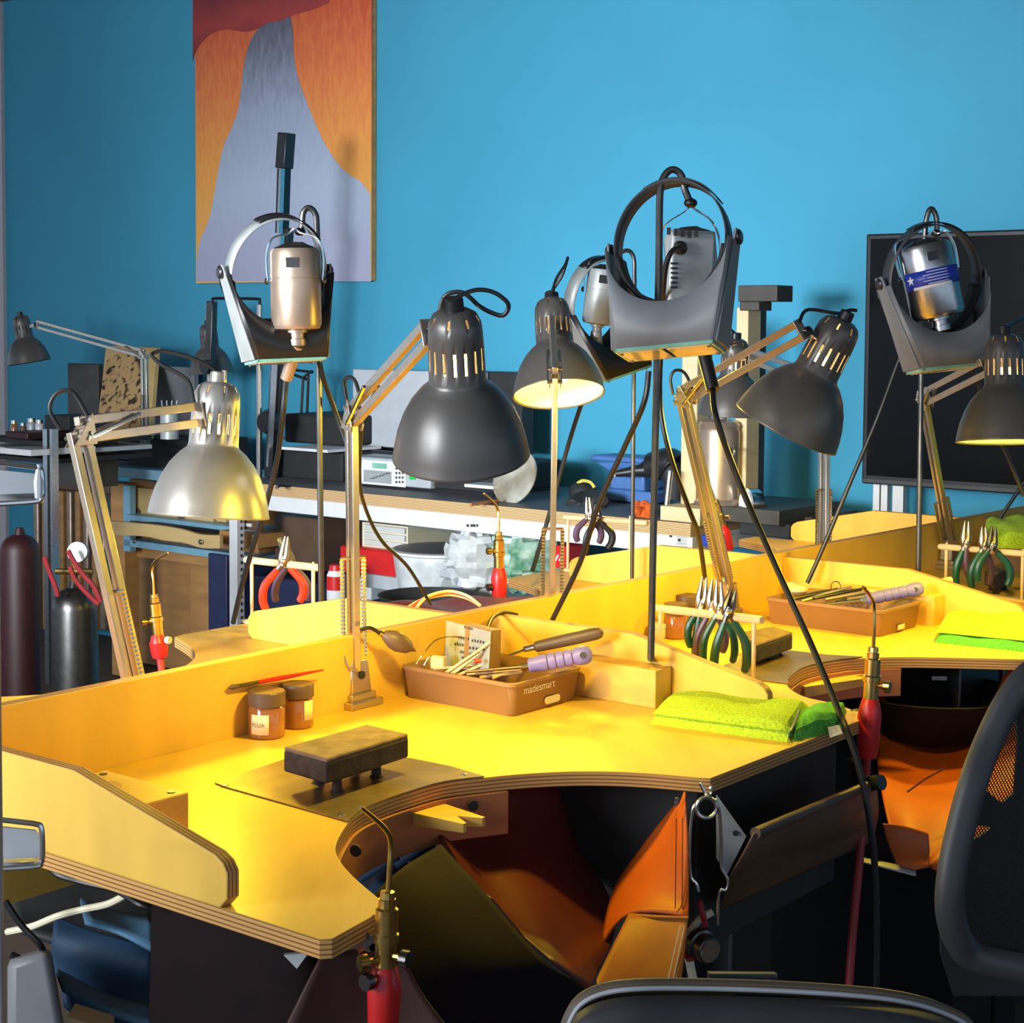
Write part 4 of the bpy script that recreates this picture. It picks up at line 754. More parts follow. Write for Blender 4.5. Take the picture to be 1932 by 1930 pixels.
# ================= back wall: painting, television =================
def wq(x, y, d): return onw(x, y, d)
def wbox(x0, x1, y0, y1, d, dep):
    """box in the wall frame: front face spans the pixels at distance d out from the wall"""
    a = wq(x0, y1, d); b = wq(x1, y1, d); c = wq((x0+x1)/2, y0, d)
    s0 = (a-W0).dot(WW); s1 = (b-W0).dot(WW); z0 = (a.z+b.z)/2; z1 = c.z
    return MB().fbox(wp(s0, d, z0), WW*(s1-s0), -WN*dep, UP*(z1-z0))
def gradmat(name, zlo, zhi, stops, rough=.6, sc=14, stretch=(4, 4, 1), amt=.35):
    m = mat(name, (.5, .5, .5), rough, sc=sc, stretch=stretch, bump=.25, var=0); N = m.node_tree.nodes; L = m.node_tree.links; b = N['Principled BSDF']
    no = [n for n in N if n.type == 'TEX_NOISE'][0]; g = N.new('ShaderNodeNewGeometry'); sx = N.new('ShaderNodeSeparateXYZ'); L.new(g.outputs['Position'], sx.inputs[0])
    mr = N.new('ShaderNodeMapRange'); mr.inputs[1].default_value = zlo; mr.inputs[2].default_value = zhi; L.new(sx.outputs['Z'], mr.inputs[0])
    ma = N.new('ShaderNodeMath'); ma.operation = 'MULTIPLY_ADD'; L.new(no.outputs[0], ma.inputs[0]); ma.inputs[1].default_value = amt; L.new(mr.outputs[0], ma.inputs[2])
    sb = N.new('ShaderNodeMath'); sb.operation = 'SUBTRACT'; sb.inputs[1].default_value = amt*.5; L.new(ma.outputs[0], sb.inputs[0])
    r = N.new('ShaderNodeValToRGB'); L.new(sb.outputs[0], r.inputs[0]); e = r.color_ramp.elements
    e[0].position = stops[0][0]; e[0].color = (*stops[0][1], 1); e[1].position = stops[-1][0]; e[1].color = (*stops[-1][1], 1)
    for p, c in stops[1:-1]: q = e.new(p); q.color = (*c, 1)
    L.new(r.outputs[0], b.inputs['Base Color']); return m
PD = .034
zb = wq(540, 532, PD).z; ztop = wq(540, -80, PD).z
sky = gradmat('painted_orange_sky', zb, ztop, [(0, S(238,178,92)), (.35, S(236,160,74)), (.62, S(222,122,66)), (.85, S(196,84,50)), (1, S(170,60,44))])
mtn = gradmat('painted_grey_mountain', zb, ztop, [(0, S(168,170,196)), (.3, S(172,184,206)), (.55, S(150,160,182)), (.75, S(104,106,122)), (.9, S(72,68,78)), (1, S(60,50,58))], amt=.22)
smk = gradmat('painted_dark_red_smoke', wq(400, 110, PD).z, ztop, [(0, S(110,42,40)), (.4, S(158,58,52)), (.75, S(120,44,50)), (1, S(90,36,44))], sc=5, stretch=(1,1,1), amt=.7)
pt = thing('painting', 'tall canvas painting of a grey volcano against an orange sky on the blue wall', 'painting', wq(540, 532, 0))
c = [wq(370, 532, PD), wq(700, 532, PD), wq(700, -80, PD), wq(363, -80, PD)]
sL = (c[0]-W0).dot(WW); sR = (c[1]-W0).dot(WW)
m = MB(); m.fbox(wp(sL, .029, zb), WW*(sR-sL), WN*(PD-.029), UP*(ztop-zb)); part(pt, 'canvas', m, sky)
m = MB(); 
m.fbox(wp(sL+.001, .003, zb+.001), WW*(sR-sL-.002), WN*.026, UP*(ztop-zb-.002)); part(pt, 'stretcher_frame', m, M['wood'])
def wpoly(pts, d, th=.0015):
    m = MB(); m.prism([wq(x, y, d) for x, y in pts], WN*th); return m
def sm2(pts, n=4): return [(p.x, p.y) for p in smooth([V((x, y, 0)) for x, y in pts], n)]
lf = sm2([(371,500),(378,455),(396,410),(408,345),(421,280),(436,245),(450,205),(456,160),(462,115),(474,75),(492,50),(510,38)])
rt = sm2([(548,30),(553,60),(555,105),(562,145),(580,195),(605,255),(635,305),(660,330),(680,342),(699,366)])
part(pt, 'painted_volcano', wpoly([(372,531)] + lf + rt + [(699.5,531)], PD), mtn)
part(pt, 'painted_smoke', wpoly(sm2([(364,118),(372,92),(395,66),(425,56),(465,60),(490,52),(510,42),(528,40),(548,30),(575,22),(610,10),(622,-6),(600,-76)])[:-1]+[(600,-79),(364,-79)], PD+.0016), smk)
# television
tv = thing('television', 'large flat black television standing before the blue wall at right', 'television', wq(1800, 1000, .3))
a = wq(1625, 912, .22); b = wq(1627, 442, .22); sT = (a-W0).dot(WW); zt0, zt1 = a.z, b.z; WT = (zt1-zt0)*1.72
m = MB(); m.fbox(wp(sT, .16, zt0), WW*WT, WN*.06, UP*(zt1-zt0)); part(tv, 'casing', m, M['blackp'], bev=.006)
m = MB(); m.fbox(wp(sT+.018, .221, zt0+.028), WW*(WT-.036), WN*.0012, UP*(zt1-zt0-.044)); part(tv, 'screen', m, M['dgloss'])
m = MB(); m.fbox(wp(sT+.006, .219, zt0+.004), WW*(WT-.012), WN*.004, UP*.014); part(tv, 'lower_bezel', m, M['dgrey'], bev=.001)
m = MB(); m.fbox(wp(sT+.2, .08, zt0+.1), WW*(WT-.4), WN*.08, UP*(zt1-zt0-.2)); part(tv, 'rear_housing', m, M['blackm'])
for x0, x1 in ((1641,1653), (1656,1668), (1678,1698)):
    p = wq(x0, 975, .2); q = wq(x1, 975, .2); m = MB(); m.fbox(wp((p-W0).dot(WW), .15, 0), WW*((q-p).dot(WW)), WN*.03, UP*(zt0+.05)); part(tv, 'stand_post', m, M['white'])
# ================= long white workbench =================
WB = thing('long_workbench', 'long white-framed workbench with grey ply top along the blue wall', 'workbench', wq(900, 1100, .5))
fl = wq(514, 934, .8); sA = (wq(432, 930, .8)-W0).dot(WW); sB = (wq(1306, 1012, .8)-W0).dot(WW); ZT = .92
zz = wq(860, 969, .8).z; ztp = wq(860, 946, .8).z
m = MB(); m.fbox(wp(sA, .1, zz), WW*(sB-sA), WN*.71, UP*(ztp-zz)); part(WB, 'ply_worktop', m, M['ply_w'])
zlo = wq(860, 1001, .8).z
m = MB(); m.fbox(wp(sA, .77, zlo), WW*(sB-sA), WN*.03, UP*(zz-zlo)); part(WB, 'front_beam', m, M['white'], bev=.003)
m = MB(); m.fbox(wp(sB-.03, .1, zlo), WW*.03, WN*.67, UP*(zz-zlo)); part(WB, 'end_beam', m, M['white'], bev=.003)
for s in (sA, sB-.06):
    for d in (.76, .12):
        m = MB(); m.fbox(wp(s, d, 0), WW*.045, WN*.04, UP*zz); part(WB, 'leg', m, M['white'], bev=.002)
m = MB()
for k in range(30): m.cbox(wp(sA+.049, .78, .08+k*.027), WW*.002, WN*.008, UP*.012)
part(WB, 'leg_slots', m, M['dgrey'])
for i, (x, wd) in enumerate(((882, 4), (889, 3), (894, 5), (900, 3))):
    part(WB, 'maker_mark', wbox(x-wd/2, x+wd/2, 989, 994, .803, .002), M['dgrey'])
for x, y in ((1265,1011),(1284,1008),(1281,1019)): part(WB, 'bolt_head', wbox(x-2, x+2, y-2.5, y+2.5, .804, .003), M['dsteel'])
ZT = ztp
def top(x, y): return onz(x, y, ZT)
def dof(p): return (p-W0).dot(WN)
def wbox2(x0, x1, y0, y1, dep, z0=None):
    """box standing on the worktop: bottom front edge at pixel row y1"""
    p = top((x0+x1)/2, y1); d = dof(p); a = wq(x0, y1, d); b = wq(x1, y1, d); c = wq((x0+x1)/2, y0, d); s0 = (a-W0).dot(WW); s1 = (b-W0).dot(WW)
    return s0, s1, d, c.z
# kiln
s0, s1, d, _ = wbox2(655, 920, 860, 924, .4); d = .62
kl = thing('kiln', 'light grey kiln with raised lid and keypad on the white workbench', 'kiln', wp((s0+s1)/2, d-.2, ZT))
kz = wq(740, 866, d).z; sm = (wq(812, 900, d)-W0).dot(WW); s0 = (wq(655, 900, d)-W0).dot(WW); s1 = (wq(925, 900, d)-W0).dot(WW)
m = MB(); m.fbox(wp(s0, d-.42, ZT+.012), WW*(sm-s0), WN*.42, UP*(kz-ZT-.012)); part(kl, 'control_box', m, M['lgrey'], bev=.006)
m = MB(); m.fbox(wp(sm, d-.42, ZT+.012), WW*(s1-sm), WN*.40, UP*(kz-ZT-.012)); part(kl, 'firing_chamber', m, M['blackm'], bev=.006)
m = MB(); m.fbox(wp(s0+.01, d-.40, ZT), WW*(s1-s0-.02), WN*.37, UP*.012); part(kl, 'base_plate', m, M['blackp'])
ldz = wq(735, 698, .30).z
sq = (wq(665, 780, .30)-W0).dot(WW); sr = (wq(906, 780, .30)-W0).dot(WW)
m = MB(); m.fbox(wp(sq, .25, kz+.01), WW*(sr-sq), WN*.05, UP*(ldz-kz-.01)); part(kl, 'raised_lid', m, M['lgrey'], bev=.005)
m = MB(); m.fbox(wp(sr-.30, .17, kz+.01), WW*(.30+(wq(966, 780, .2)-wq(906, 780, .2)).dot(WW)), WN*.075, UP*(ldz-kz-.008)); part(kl, 'lid_insulation', m, M['blackm'], bev=.004)
part(kl, 'lid_handle', wbox(700, 745, 851, 857, d-.05, .02), M['blackp'], bev=.002)
part(kl, 'keypad_panel', wbox(682, 765, 870, 916, d+.004, .004), M['white'], bev=.001)
part(kl, 'display', wbox(702, 729, 874, 884, d+.006, .003), M['teal'])
part(kl, 'diagram_area', wbox(686, 738, 888, 911, d+.0055, .002), M['camo'])
for i in range(6): part(kl, 'diagram_line', wbox(698+i*6, 706+i*6, 902-i*2, 903.5-i*2, d+.0065, .001), M['dgrey'])
for r in range(4):
    for q in range(3): part(kl, 'key', wbox(746+q*6, 749+q*6, 882+r*8.5, 886+r*8.5, d+.006, .002), M['dgrey'])
part(kl, 'power_switch', wbox(772, 783, 889, 905, d+.004, .004), emit('green_switch', S(20, 170, 70), .25))
part(kl, 'indicator', wbox(748, 752, 874, 878, d+.006, .002), M['teal']); part(kl, 'indicator', wbox(757, 761, 874, 878, d+.006, .002), M['red'])
m = wbox(876, 930, 915, 921, .70, .10); m.v = [p for p in m.v]; solo('white_dish', 'thin white tray lying before the round glass disc on the white workbench', 'tray', m, M['white'], bev=.001)
# round glass lap disc leaning
cD = wq(971, 900, .66); m = MB(); ax = (WN*.9+UP*.35-WW*.1).normalized(); m.lathe([(.098, -.006), (.100, 0), (.098, .004), (.02, .006)], cD, ax, 40); solo('round_disc', 'round mottled grey disc leaning right of the kiln under the large lamp', 'disc', m, mat('mottled_disc', S(196, 196, 184), .3, sc=9, var=0, col2=S(140, 132, 116), coat=.5))
m = MB(); m.tube([onz(888,952,ZT+.008), onz(940,945,ZT+.008)], .006, 8); solo('wooden_rod', 'short orange-brown rod lying on the white workbench beside the disc', 'rod', m, M['rosew'])
# black bench shear with lever, left of kiln
sh = thing('bench_shear', 'black bench shear with tall upright lever on the white workbench', 'machine', wq(590, 905, .5))
part(sh, 'base_housing', wbox(521, 646, 851, 905, .55, .35), M['blackm'], bev=.008)
part(sh, 'upper_housing', wbox(536, 652, 783, 838, .45, .30), M['blackm'], bev=.01)
m = MB(); m.bar(wq(512, 900, .6), wq(541, 430, .6), .05, .035, WN); part(sh, 'lever', m, M['blackp'], bev=.003)
m = MB(); m.bar(wq(507.5, 880, .645), wq(531.5, 440, .645), .012, .02, WN); part(sh, 'lever_edge', m, M['steel'])
m = MB(); m.bar(wq(536, 318, .6), wq(541, 251, .6), .052, .052, WN); part(sh, 'lever_cap', m, M['blackp'], bev=.004)
m = MB(); m.bar(wq(532, 440, .6), wq(536, 318, .6), .045, .035, WN); part(sh, 'lever_top', m, M['blackp'], bev=.003)
m = MB(); m.bar(wq(527.5, 440, .645), wq(532, 318, .645), .012, .02, WN); part(sh, 'lever_top_edge', m, M['steel'])
m = MB(); m.lathe([(.05, -.03), (.052, 0), (.04, .03)], wq(508, 796, .62), WN, 20); part(sh, 'pivot_wheel', m, M['blackp'])
part(sh, 'bed_plate', wbox(530, 618, 846, 851, .62, .3), M['white'])
m = MB(); m.lathe([(.006, 0), (.006, .004)], wq(535.5, 826, .47), WN, 10); part(sh, 'bolt', m, M['chrome'])
m = MB(); m.tube(smooth([onz(522,920,ZT+.004), onz(530,916,ZT+.004), onz(548,916,ZT+.004)]), .006, 6); solo('black_strap', 'small black strap on the left end of the white workbench', 'strap', m, M['black'])
# tall wire stand left of shear
ws = thing('wire_stand', 'silver pole stand with square wire top left of the painting magnifier', 'stand', wq(490, 905, .62))
m = MB(); m.tube([wq(489, 905, .62), wq(489, 640, .62), wq(490, 575, .62)], .0115, 10); part(ws, 'pole', m, M['steel'])
m = MB(); m.tube(smooth([wq(490, 600, .62), wq(490, 568, .62), wq(485, 564, .62), wq(440, 563, .62), wq(405, 563, .62), wq(401, 566, .62), wq(400, 575, .62)], 4), .006, 8); part(ws, 'wire_top', m, M['black'])
m = MB(); m.tube([wq(513, 700, .6), wq(511, 770, .6)], .009, 8); solo('steel_tube', 'short silver tube beside the shear lever below the left magnifier', 'tube', m, M['steel'])
# small stand with clip, behind
hs = thing('helping_hands', 'small dark wire clip stand behind the left stand pole', 'stand', wq(572, 770, .3))
for a, b in (((568,784),(572,712)), ((579,784),(582,708)), ((572,712),(589,700)), ((552,706),(580,716)), ((556,698),(590,702))):
    m = MB(); m.tube([wq(*a, .3), wq(*b, .3)], .006, 7); part(hs, 'wire', m, M['dsteel'])
# ---- anvil, heat gun, press etc ----
an = thing('anvil', 'blue-painted anvil on the white workbench near the press', 'anvil', wq(1190, 950, .35))
for nm, box in (('face', (1113,1232,862,873)), ('waist', (1150,1215,884,925)), ('foot', (1138,1230,925,948))):
    part(an, nm, wbox(*box, .45, .14), M['anvil'], bev=.008)
m = MB(); m.hexa([wq(1125,873,.44), wq(1228,873,.44), wq(1228,873,.32), wq(1125,873,.32), wq(1152,890,.43), wq(1214,890,.43), wq(1214,890,.33), wq(1152,890,.33)][4:8]+[wq(1125,873,.44), wq(1228,873,.44), wq(1228,873,.32), wq(1125,873,.32)]); part(an, 'shoulder', m, M['anvil'], bev=.006)
hg = thing('heat_gun', 'black tool with tapered nozzle lying left of the press frame', 'tool', wq(1260, 950, .5))
m = MB(); m.tube(smooth([wq(1218,886,.5), wq(1240,878,.5), wq(1262,872,.5), wq(1272,880,.5)]), [.03]*4+[.05]*12+[.055]*3, 14); part(hg, 'motor_body', m, M['blackp'])
m = MB(); m.tube([wq(1160,894,.55), wq(1200,888,.52), wq(1226,886,.5)], [.011, .02, .028], 12); part(hg, 'nozzle', m, M['blackp'])
m = MB(); m.tube(smooth([wq(1264,880,.5), wq(1274,910,.5), wq(1272,940,.5)]), [.04]*13, 12); part(hg, 'handle', m, M['blackm'])
m = MB(); m.lathe([(.01, -.008), (.01, .008)], wq(1160,894,.55), WW, 12); part(hg, 'nozzle_ring', m, M['white'])
m = MB(); m.tube([wq(1258,952,.7), wq(1265,888,.7)], .009, 8); solo('steel_punch', 'upright steel punch in front of the black tool', 'punch', m, M['steel'])
gl = thing('work_glove', 'black work gloves with yellow edging heaped on the white workbench', 'gloves', wq(1110, 950, .5))
m = MB(); m.ball(wq(1100, 930, .5), .055, .05, .045); part(gl, 'palm', m, M['blackm'], sub=1)
for i, (x, y) in enumerate(((1078,955),(1092,962),(1110,958),(1128,950),(1140,946))):
    m = MB(); m.tube(smooth([wq(1105,935,.5), wq((x+1105)/2, (y+930)/2, .56), wq(x, y, .62)]), [.025]*12+[.016], 8); part(gl, 'finger', m, M['blackm'])
m = MB(); m.tube(smooth([wq(1090,912,.52), wq(1100,907,.52), wq(1114,910,.52), wq(1122,920,.52)]), .006, 6); part(gl, 'yellow_edging', m, mat('yellow_piping', S(220, 206, 90), .6), label='yellow edging')
m = MB(); random.seed(5)
for i in range(26): m.ball(wq(1214+random.uniform(-12,12), 968+random.uniform(-16,10), .72+random.uniform(-.05,.05)), .016)
solo('orange_fibre', 'fluffy orange fibre tuft on the white workbench end', 'fibre', m, M['foam'])
# hydraulic press
hp = thing('hydraulic_press', 'timber and black steel frame press with bottle jack beside the tilted lamp', 'press', wq(1350, 1000, .5))
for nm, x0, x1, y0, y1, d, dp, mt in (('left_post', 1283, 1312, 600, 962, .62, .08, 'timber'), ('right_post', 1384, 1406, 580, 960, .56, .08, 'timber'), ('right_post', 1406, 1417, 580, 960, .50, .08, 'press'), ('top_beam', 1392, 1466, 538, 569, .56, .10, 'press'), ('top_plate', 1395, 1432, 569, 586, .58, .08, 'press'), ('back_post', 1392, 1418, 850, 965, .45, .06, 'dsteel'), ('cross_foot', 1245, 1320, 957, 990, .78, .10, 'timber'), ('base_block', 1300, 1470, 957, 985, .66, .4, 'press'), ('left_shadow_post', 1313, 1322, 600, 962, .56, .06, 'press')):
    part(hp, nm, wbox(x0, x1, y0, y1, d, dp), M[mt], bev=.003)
cj = wq(1355, 960, .6); zj = lambda y: wq(1355, y, .6).z
m = MB(); m.lathe([(.075, 0), (.078, zj(945)-cj.z), (.066, zj(940)-cj.z), (.068, zj(815)-cj.z), (.064, zj(808)-cj.z), (.068, zj(802)-cj.z), (.060, zj(795)-cj.z), (.035, zj(790)-cj.z)], cj, UP, 28); part(hp, 'jack_cylinder', m, M['copper'])
m = MB(); m.lathe([(.03, 0), (.03, zj(770)-zj(795))], V((cj.x, cj.y, zj(795))), UP, 16); part(hp, 'jack_ram', m, M['steel'])
m = MB(); m.lathe([(.045, -.03), (.05, 0), (.05, .012), (.042, .014)], wq(1414, 950, .62), (WN*1+WW*-.6).normalized(), 24); part(hp, 'pressure_gauge', m, M['chrome'])
m = MB(); m.lathe([(.042, .0145), (.042, .016)], wq(1414, 950, .62), (WN*1+WW*-.6).normalized(), 24); part(hp, 'gauge_face', m, M['white'])
m = MB(); m.tube(smooth([wq(1374,857,.66), wq(1372,850,.66), wq(1378,846,.66), wq(1385,850,.66), wq(1384,860,.66), wq(1380,868,.66), wq(1386,890,.66)]), .004, 6); part(hp, 'return_hook', m, M['chrome'])
m = MB(); m.tube(smooth([wq(1328,890,.66), wq(1336,900,.66), wq(1330,905,.66), wq(1338,915,.66)]), .006, 6); part(hp, 'side_spring', m, M['dsteel'])
m = wbox(1395, 1490, 985, 1012, .62, .5); solo('tool_chest', 'low dark chest right of the press on the white workbench end', 'chest', m, M['blackm'], bev=.004)
m = wbox(1440, 1532, 972, 985, .5, .3); solo('flat_box', 'flat grey-green box behind the dark chest by the press', 'box', m, M['press'], bev=.003)
m = wbox(1318, 1336, 1010, 1030, .85, .1); solo('blue_tin', 'small blue tin behind the springs of the middle desk lamp', 'tin', m, M['labelb'], bev=.003)
# ================= below the white workbench =================
def stuffbox(name, label, cat, x0, x1, y0, y1, d, dp, mt, bev=.004, group=None): return solo(name, label, cat, wbox(x0, x1, y0, y1, d, dp), M[mt], bev=bev, group=group)
zs = .33
stuffbox('brown_cabinet', 'brown cabinet under the left end of the white workbench', 'cabinet', 518, 600, 975, 1075, .55, .4, 'lid')
stuffbox('storage_bin', 'dark blue storage bin under the white workbench behind the red pliers', 'bin', 478, 594, 1092, 1200, .62, .4, 'navy', .01)
dc = thing('drawer_organiser', 'cream drawer organiser above the red case under the white workbench', 'drawers', wq(730, 1036, .6))
part(dc, 'case', wbox(683, 769, 989, 1037, .62, .35), M['cream'], bev=.002)
for i in range(3): part(dc, 'drawer', wbox(687, 763, 993+i*14, 1004+i*14, .632, .02), M['offw'], bev=.002)
rc = thing('red_case', 'red plastic case under the white workbench behind the large lamp post', 'case', wq(720, 1090, .6))
part(rc, 'case_body', wbox(640, 768, 1036, 1088, .66, .4), M['red'], bev=.01); part(rc, 'latch', wbox(768, 780, 1044, 1070, .62, .06), M['redd'], bev=.003)
stuffbox('clear_box', 'grey translucent box beneath the red case', 'box', 680, 755, 1086, 1112, .68, .3, 'lgrey')
stuffbox('white_carton', 'white carton under the tub lid below the white workbench', 'carton', 662, 700, 1090, 1130, .5, .2, 'white')
bt = thing('spray_bottle', 'red and white plastic bottle left of the large lamp post', 'bottle', wq(636, 1130, .9))
cb = wq(634, 1135, .9); zf = lambda y: wq(634, y, .9).z-cb.z
m = MB(); m.lathe([(.030, 0), (.034, .01), (.034, zf(1085)), (.026, zf(1076))], cb, UP, 20); part(bt, 'bottle_body', m, M['white'])
m = MB(); m.lathe([(.0345, zf(1112)), (.0345, zf(1086))], cb, UP, 20, caps=False); part(bt, 'red_label', m, M['red'])
m = MB(); m.lathe([(.026, zf(1076)), (.024, zf(1066)), (.012, zf(1064))], cb, UP, 20); part(bt, 'red_cap', m, M['red'])
bs = thing('lidded_basin', 'large round tub with dark grey lid under the white workbench', 'tub', wq(840, 1090, .6))
cc = wq(832, 1042, .62); m = MB(); m.lathe([(.15, -.16), (.17, -.05), (.175, -.01), (.172, 0)], cc, UP, 36); part(bs, 'tub_body', m, M['bag'])
m = MB(); m.lathe([(.180, 0), (.186, .004), (.186, .012), (.178, .014)], cc, UP, 40); part(bs, 'rim', m, M['white'])
m = MB(); m.lathe([(.174, .0142), (.172, .0165), (.01, .018)], cc, UP, 40); part(bs, 'lid', m, M['mgrey'])
part(thing('lidded_bin', 'white lidded storage box below the round tub', 'box', wq(850, 1110, .7)), 'bin_lid', wbox(752, 935, 1074, 1092, .75, .45), M['lgrey'], bev=.008)
part(bpy.data.objects['lidded_bin'], 'bin_body', wbox(760, 928, 1092, 1150, .74, .43), M['camo'], bev=.008)
def crumple(c, rx, ry, rz, seed, n=20):
    rnd = random.Random(seed); m = MB(); rg = []
    for k in range(1, n):
        th = pi*k/n; rg.append([V(c)+V((rx*sin(th)*cos(2*pi*i/n), ry*sin(th)*sin(2*pi*i/n), -rz*cos(th)))*(1+rnd.uniform(-.16, .16)) for i in range(n)])
    return m.rings(rg)
solo('plastic_bag', 'clear crumpled plastic bag peaking beside the round tub', 'bag', crumple(wq(900, 1055, .72), .11, .09, .115, 1), M['bag'], ang=20)
solo('plastic_bag', 'green clear plastic bag under the middle of the white workbench', 'bag', crumple(wq(985, 1048, .62), .15, .10, .12, 2), M['bagg'], ang=20)
bk = thing('bucket', 'wide black basin in front of the storage boxes behind the divider', 'basin', wq(800, 1135, 1.0))
cc = wq(810, 1122, 1.0); m = MB(); m.lathe([(.14, -.12), (.168, -.01), (.175, 0), (.168, .0), (.135, -.1), (.01, -.11)], cc, UP, 40); part(bk, 'basin_body', m, M['blackm'])
rs = thing('red_sign_box', 'small red box with white slash marks beside the lamp springs', 'box', wq(1055, 1050, .75))
part(rs, 'box_body', wbox(1046, 1072, 1030, 1072, .75, .1), M['red'], bev=.002)
for x in (1047, 1054): m = MB(); m.prism([wq(x,1058,.752), wq(x+3,1058,.752), wq(x+8,1046,.752), wq(x+5,1046,.752)], WN*.001); part(rs, 'slash_mark', m, M['white'])
# ================= left: wooden desk, drawers, gas cylinders, radiator =================
dk = thing('wooden_desk', 'wooden work desk with light blue top and wavy-fronted drawer at left', 'desk', wq(330, 1150, .9))
DD = .64
part(dk, 'desk_top', wbox(176, 425, 888, 907, DD, .34), M['lblue'], bev=.003)
part(dk, 'corner_batten', wbox(172, 181, 868, 916, DD+.01, .05), M['woodl'])
part(dk, 'left_leg', wbox(211, 236, 912, 1275, DD-.05, .08), M['wood'], bev=.003)
part(dk, 'carcass', wbox(245, 426, 912, 1060, DD-.12, .2), M['wood'])
part(dk, 'right_cupboard', wbox(426, 488, 958, 1060, DD-.12, .2), M['wood'])
part(dk, 'blue_inner_edge', wbox(233, 246, 916, 1040, DD-.04, .03), M['lblue'])
part(dk, 'lower_side_panel', wbox(246, 392, 1040, 1260, DD-.3, .03), M['wood'])
part(dk, 'lower_stile', wbox(360, 394, 1040, 1240, DD-.2, .03), M['wood'])
for x0, x1, y0, y1 in ((238, 402, 926, 985), (408, 426, 926, 985)):
    dr = part(dk, 'drawer', wbox(x0, x1, y0, y1, DD-.09, .3), M['woodl'], bev=.002)
    if x1-x0 > 50:
        for x, y in ((259, 968), (342, 979)): m = MB(); m.lathe([(.022, 0), (.022, .003)], wq(x, y, DD-.086), WN, 16); o = part(dr, 'finger_notch', m, M['lid'])
part(dk, 'blue_pull_board', wbox(236, 486, 985, 995, DD-.02, .3), M['lblue'])
m = MB(); f = sm2([(196,982),(235,985),(290,990),(340,998),(375,1008),(414,1010)]); b_ = sm2([(414,1035),(380,1034),(345,1024),(310,1020),(270,1012),(196,1010)])
m.prism([wq(x, y, DD+.16) for x, y in f+b_], -WN*.02); wv = part(dk, 'wavy_drawer_front', m, M['woodl'], bev=.002)
part(dk, 'open_drawer_side', wbox(414, 486, 1005, 1030, DD+.05, .2), M['wood'])
for x, y in ((257, 1020), (382, 1022)): m = MB(); m.lathe([(.004, 0), (.009, .004), (.011, .012), (.006, .018)], wq(x, y, DD+.162), WN, 12); part(wv, 'knob', m, M['chrome'])
part(dk, 'blue_lower_rail', wbox(234, 486, 1034, 1046, DD-.04, .3), M['lblue'])
pp = MB(); pp.add([wq(245,984,DD+.1), wq(300,996,DD+.1), wq(440,1004,DD), wq(330,985,DD-.1)], [(0,1,2,3)]); solo('paper_sheets', 'loose dark papers in the open desk drawer', 'papers', pp, M['blackm'], sol=.006)
stuffbox('dark_locker', 'tall dark blue-black locker between desk and white bench leg', 'locker', 393, 428, 1046, 1240, .62, .3, 'navy')
pb_ = thing('perforated_panel', 'brown metal panel with rectangular holes behind the white bench leg', 'panel', wq(460, 975, .7))
part(pb_, 'panel_sheet', wbox(444, 490, 955, 1000, .74, .02), M['lid']); part(pb_, 'slot', wbox(456, 471, 966, 971, .745, .01), M['white']); part(pb_, 'slot', wbox(454, 474, 987, 993, .745, .01), M['white'])
fd = thing('flat_drawer_cabinet', 'low stack of dark blue flat drawers on the wooden desk', 'drawers', wq(210, 886, .9))
for i in range(5):
    dr = part(fd, 'drawer', wbox(181, 243, 838+i*9.6, 846.5+i*9.6, DD-.1, .3), M['navy'], bev=.002)
    if i in (0, 1): part(dr, 'label_slip', wbox(197, 219, 844+i*10.5-5, 851+i*10.5-5, DD-.095, .004), M['white'])
stuffbox('black_case', 'black case beside the flat drawers behind the silver lamp', 'case', 243, 352, 828, 891, DD-.1, .35, 'blackm')
bl_ = thing('burl_panel', 'tall pine board faced with spotted burl bark leaning on the wall', 'board', wq(240, 820, .4))
m = MB(); m.prism([wq(182,825,.62), wq(282,828,.62), wq(296,656,.3), wq(200,652,.3)], WN*-.02); part(bl_, 'pine_board', m, M['woodl'])
m = MB(); pz = sm2([(186,822),(186,780),(192,730),(200,685),(214,672),(236,664),(256,680),(264,720),(266,770),(262,824)], 4); m.prism([wq(x, y, .35+.27*(y-652)/173+.012) for x, y in pz], -WN*.01); part(bl_, 'burl_bark', m, M['cork'])
stuffbox('grey_board', 'dark grey board leaning left of the burl panel', 'board', 128, 186, 686, 815, .3, .03, 'press')
stuffbox('grey_board', 'mid grey board leaning right of the burl panel', 'board', 292, 366, 692, 838, .3, .03, 'mgrey')
stuffbox('black_board_edge', 'thin black board edge beside the mid grey board', 'board', 364, 374, 690, 838, .25, .03, 'blackm')
jq = thing('tool_tin', 'small grey tin of tools on the desk behind the lamp bars', 'tin', wq(320, 825, .9)); cq = wq(320, 828, .95); m = MB(); m.lathe([(.036, 0), (.036, .10)], cq, UP, 18); part(jq, 'tin', m, M['camo'])
for i in range(4): m = MB(); m.tube([cq+V((.012*i-.018, 0, .02)), cq+V((.02*i-.03, 0, .15))], .003, 6); part(jq, 'tool', m, M['steel'])
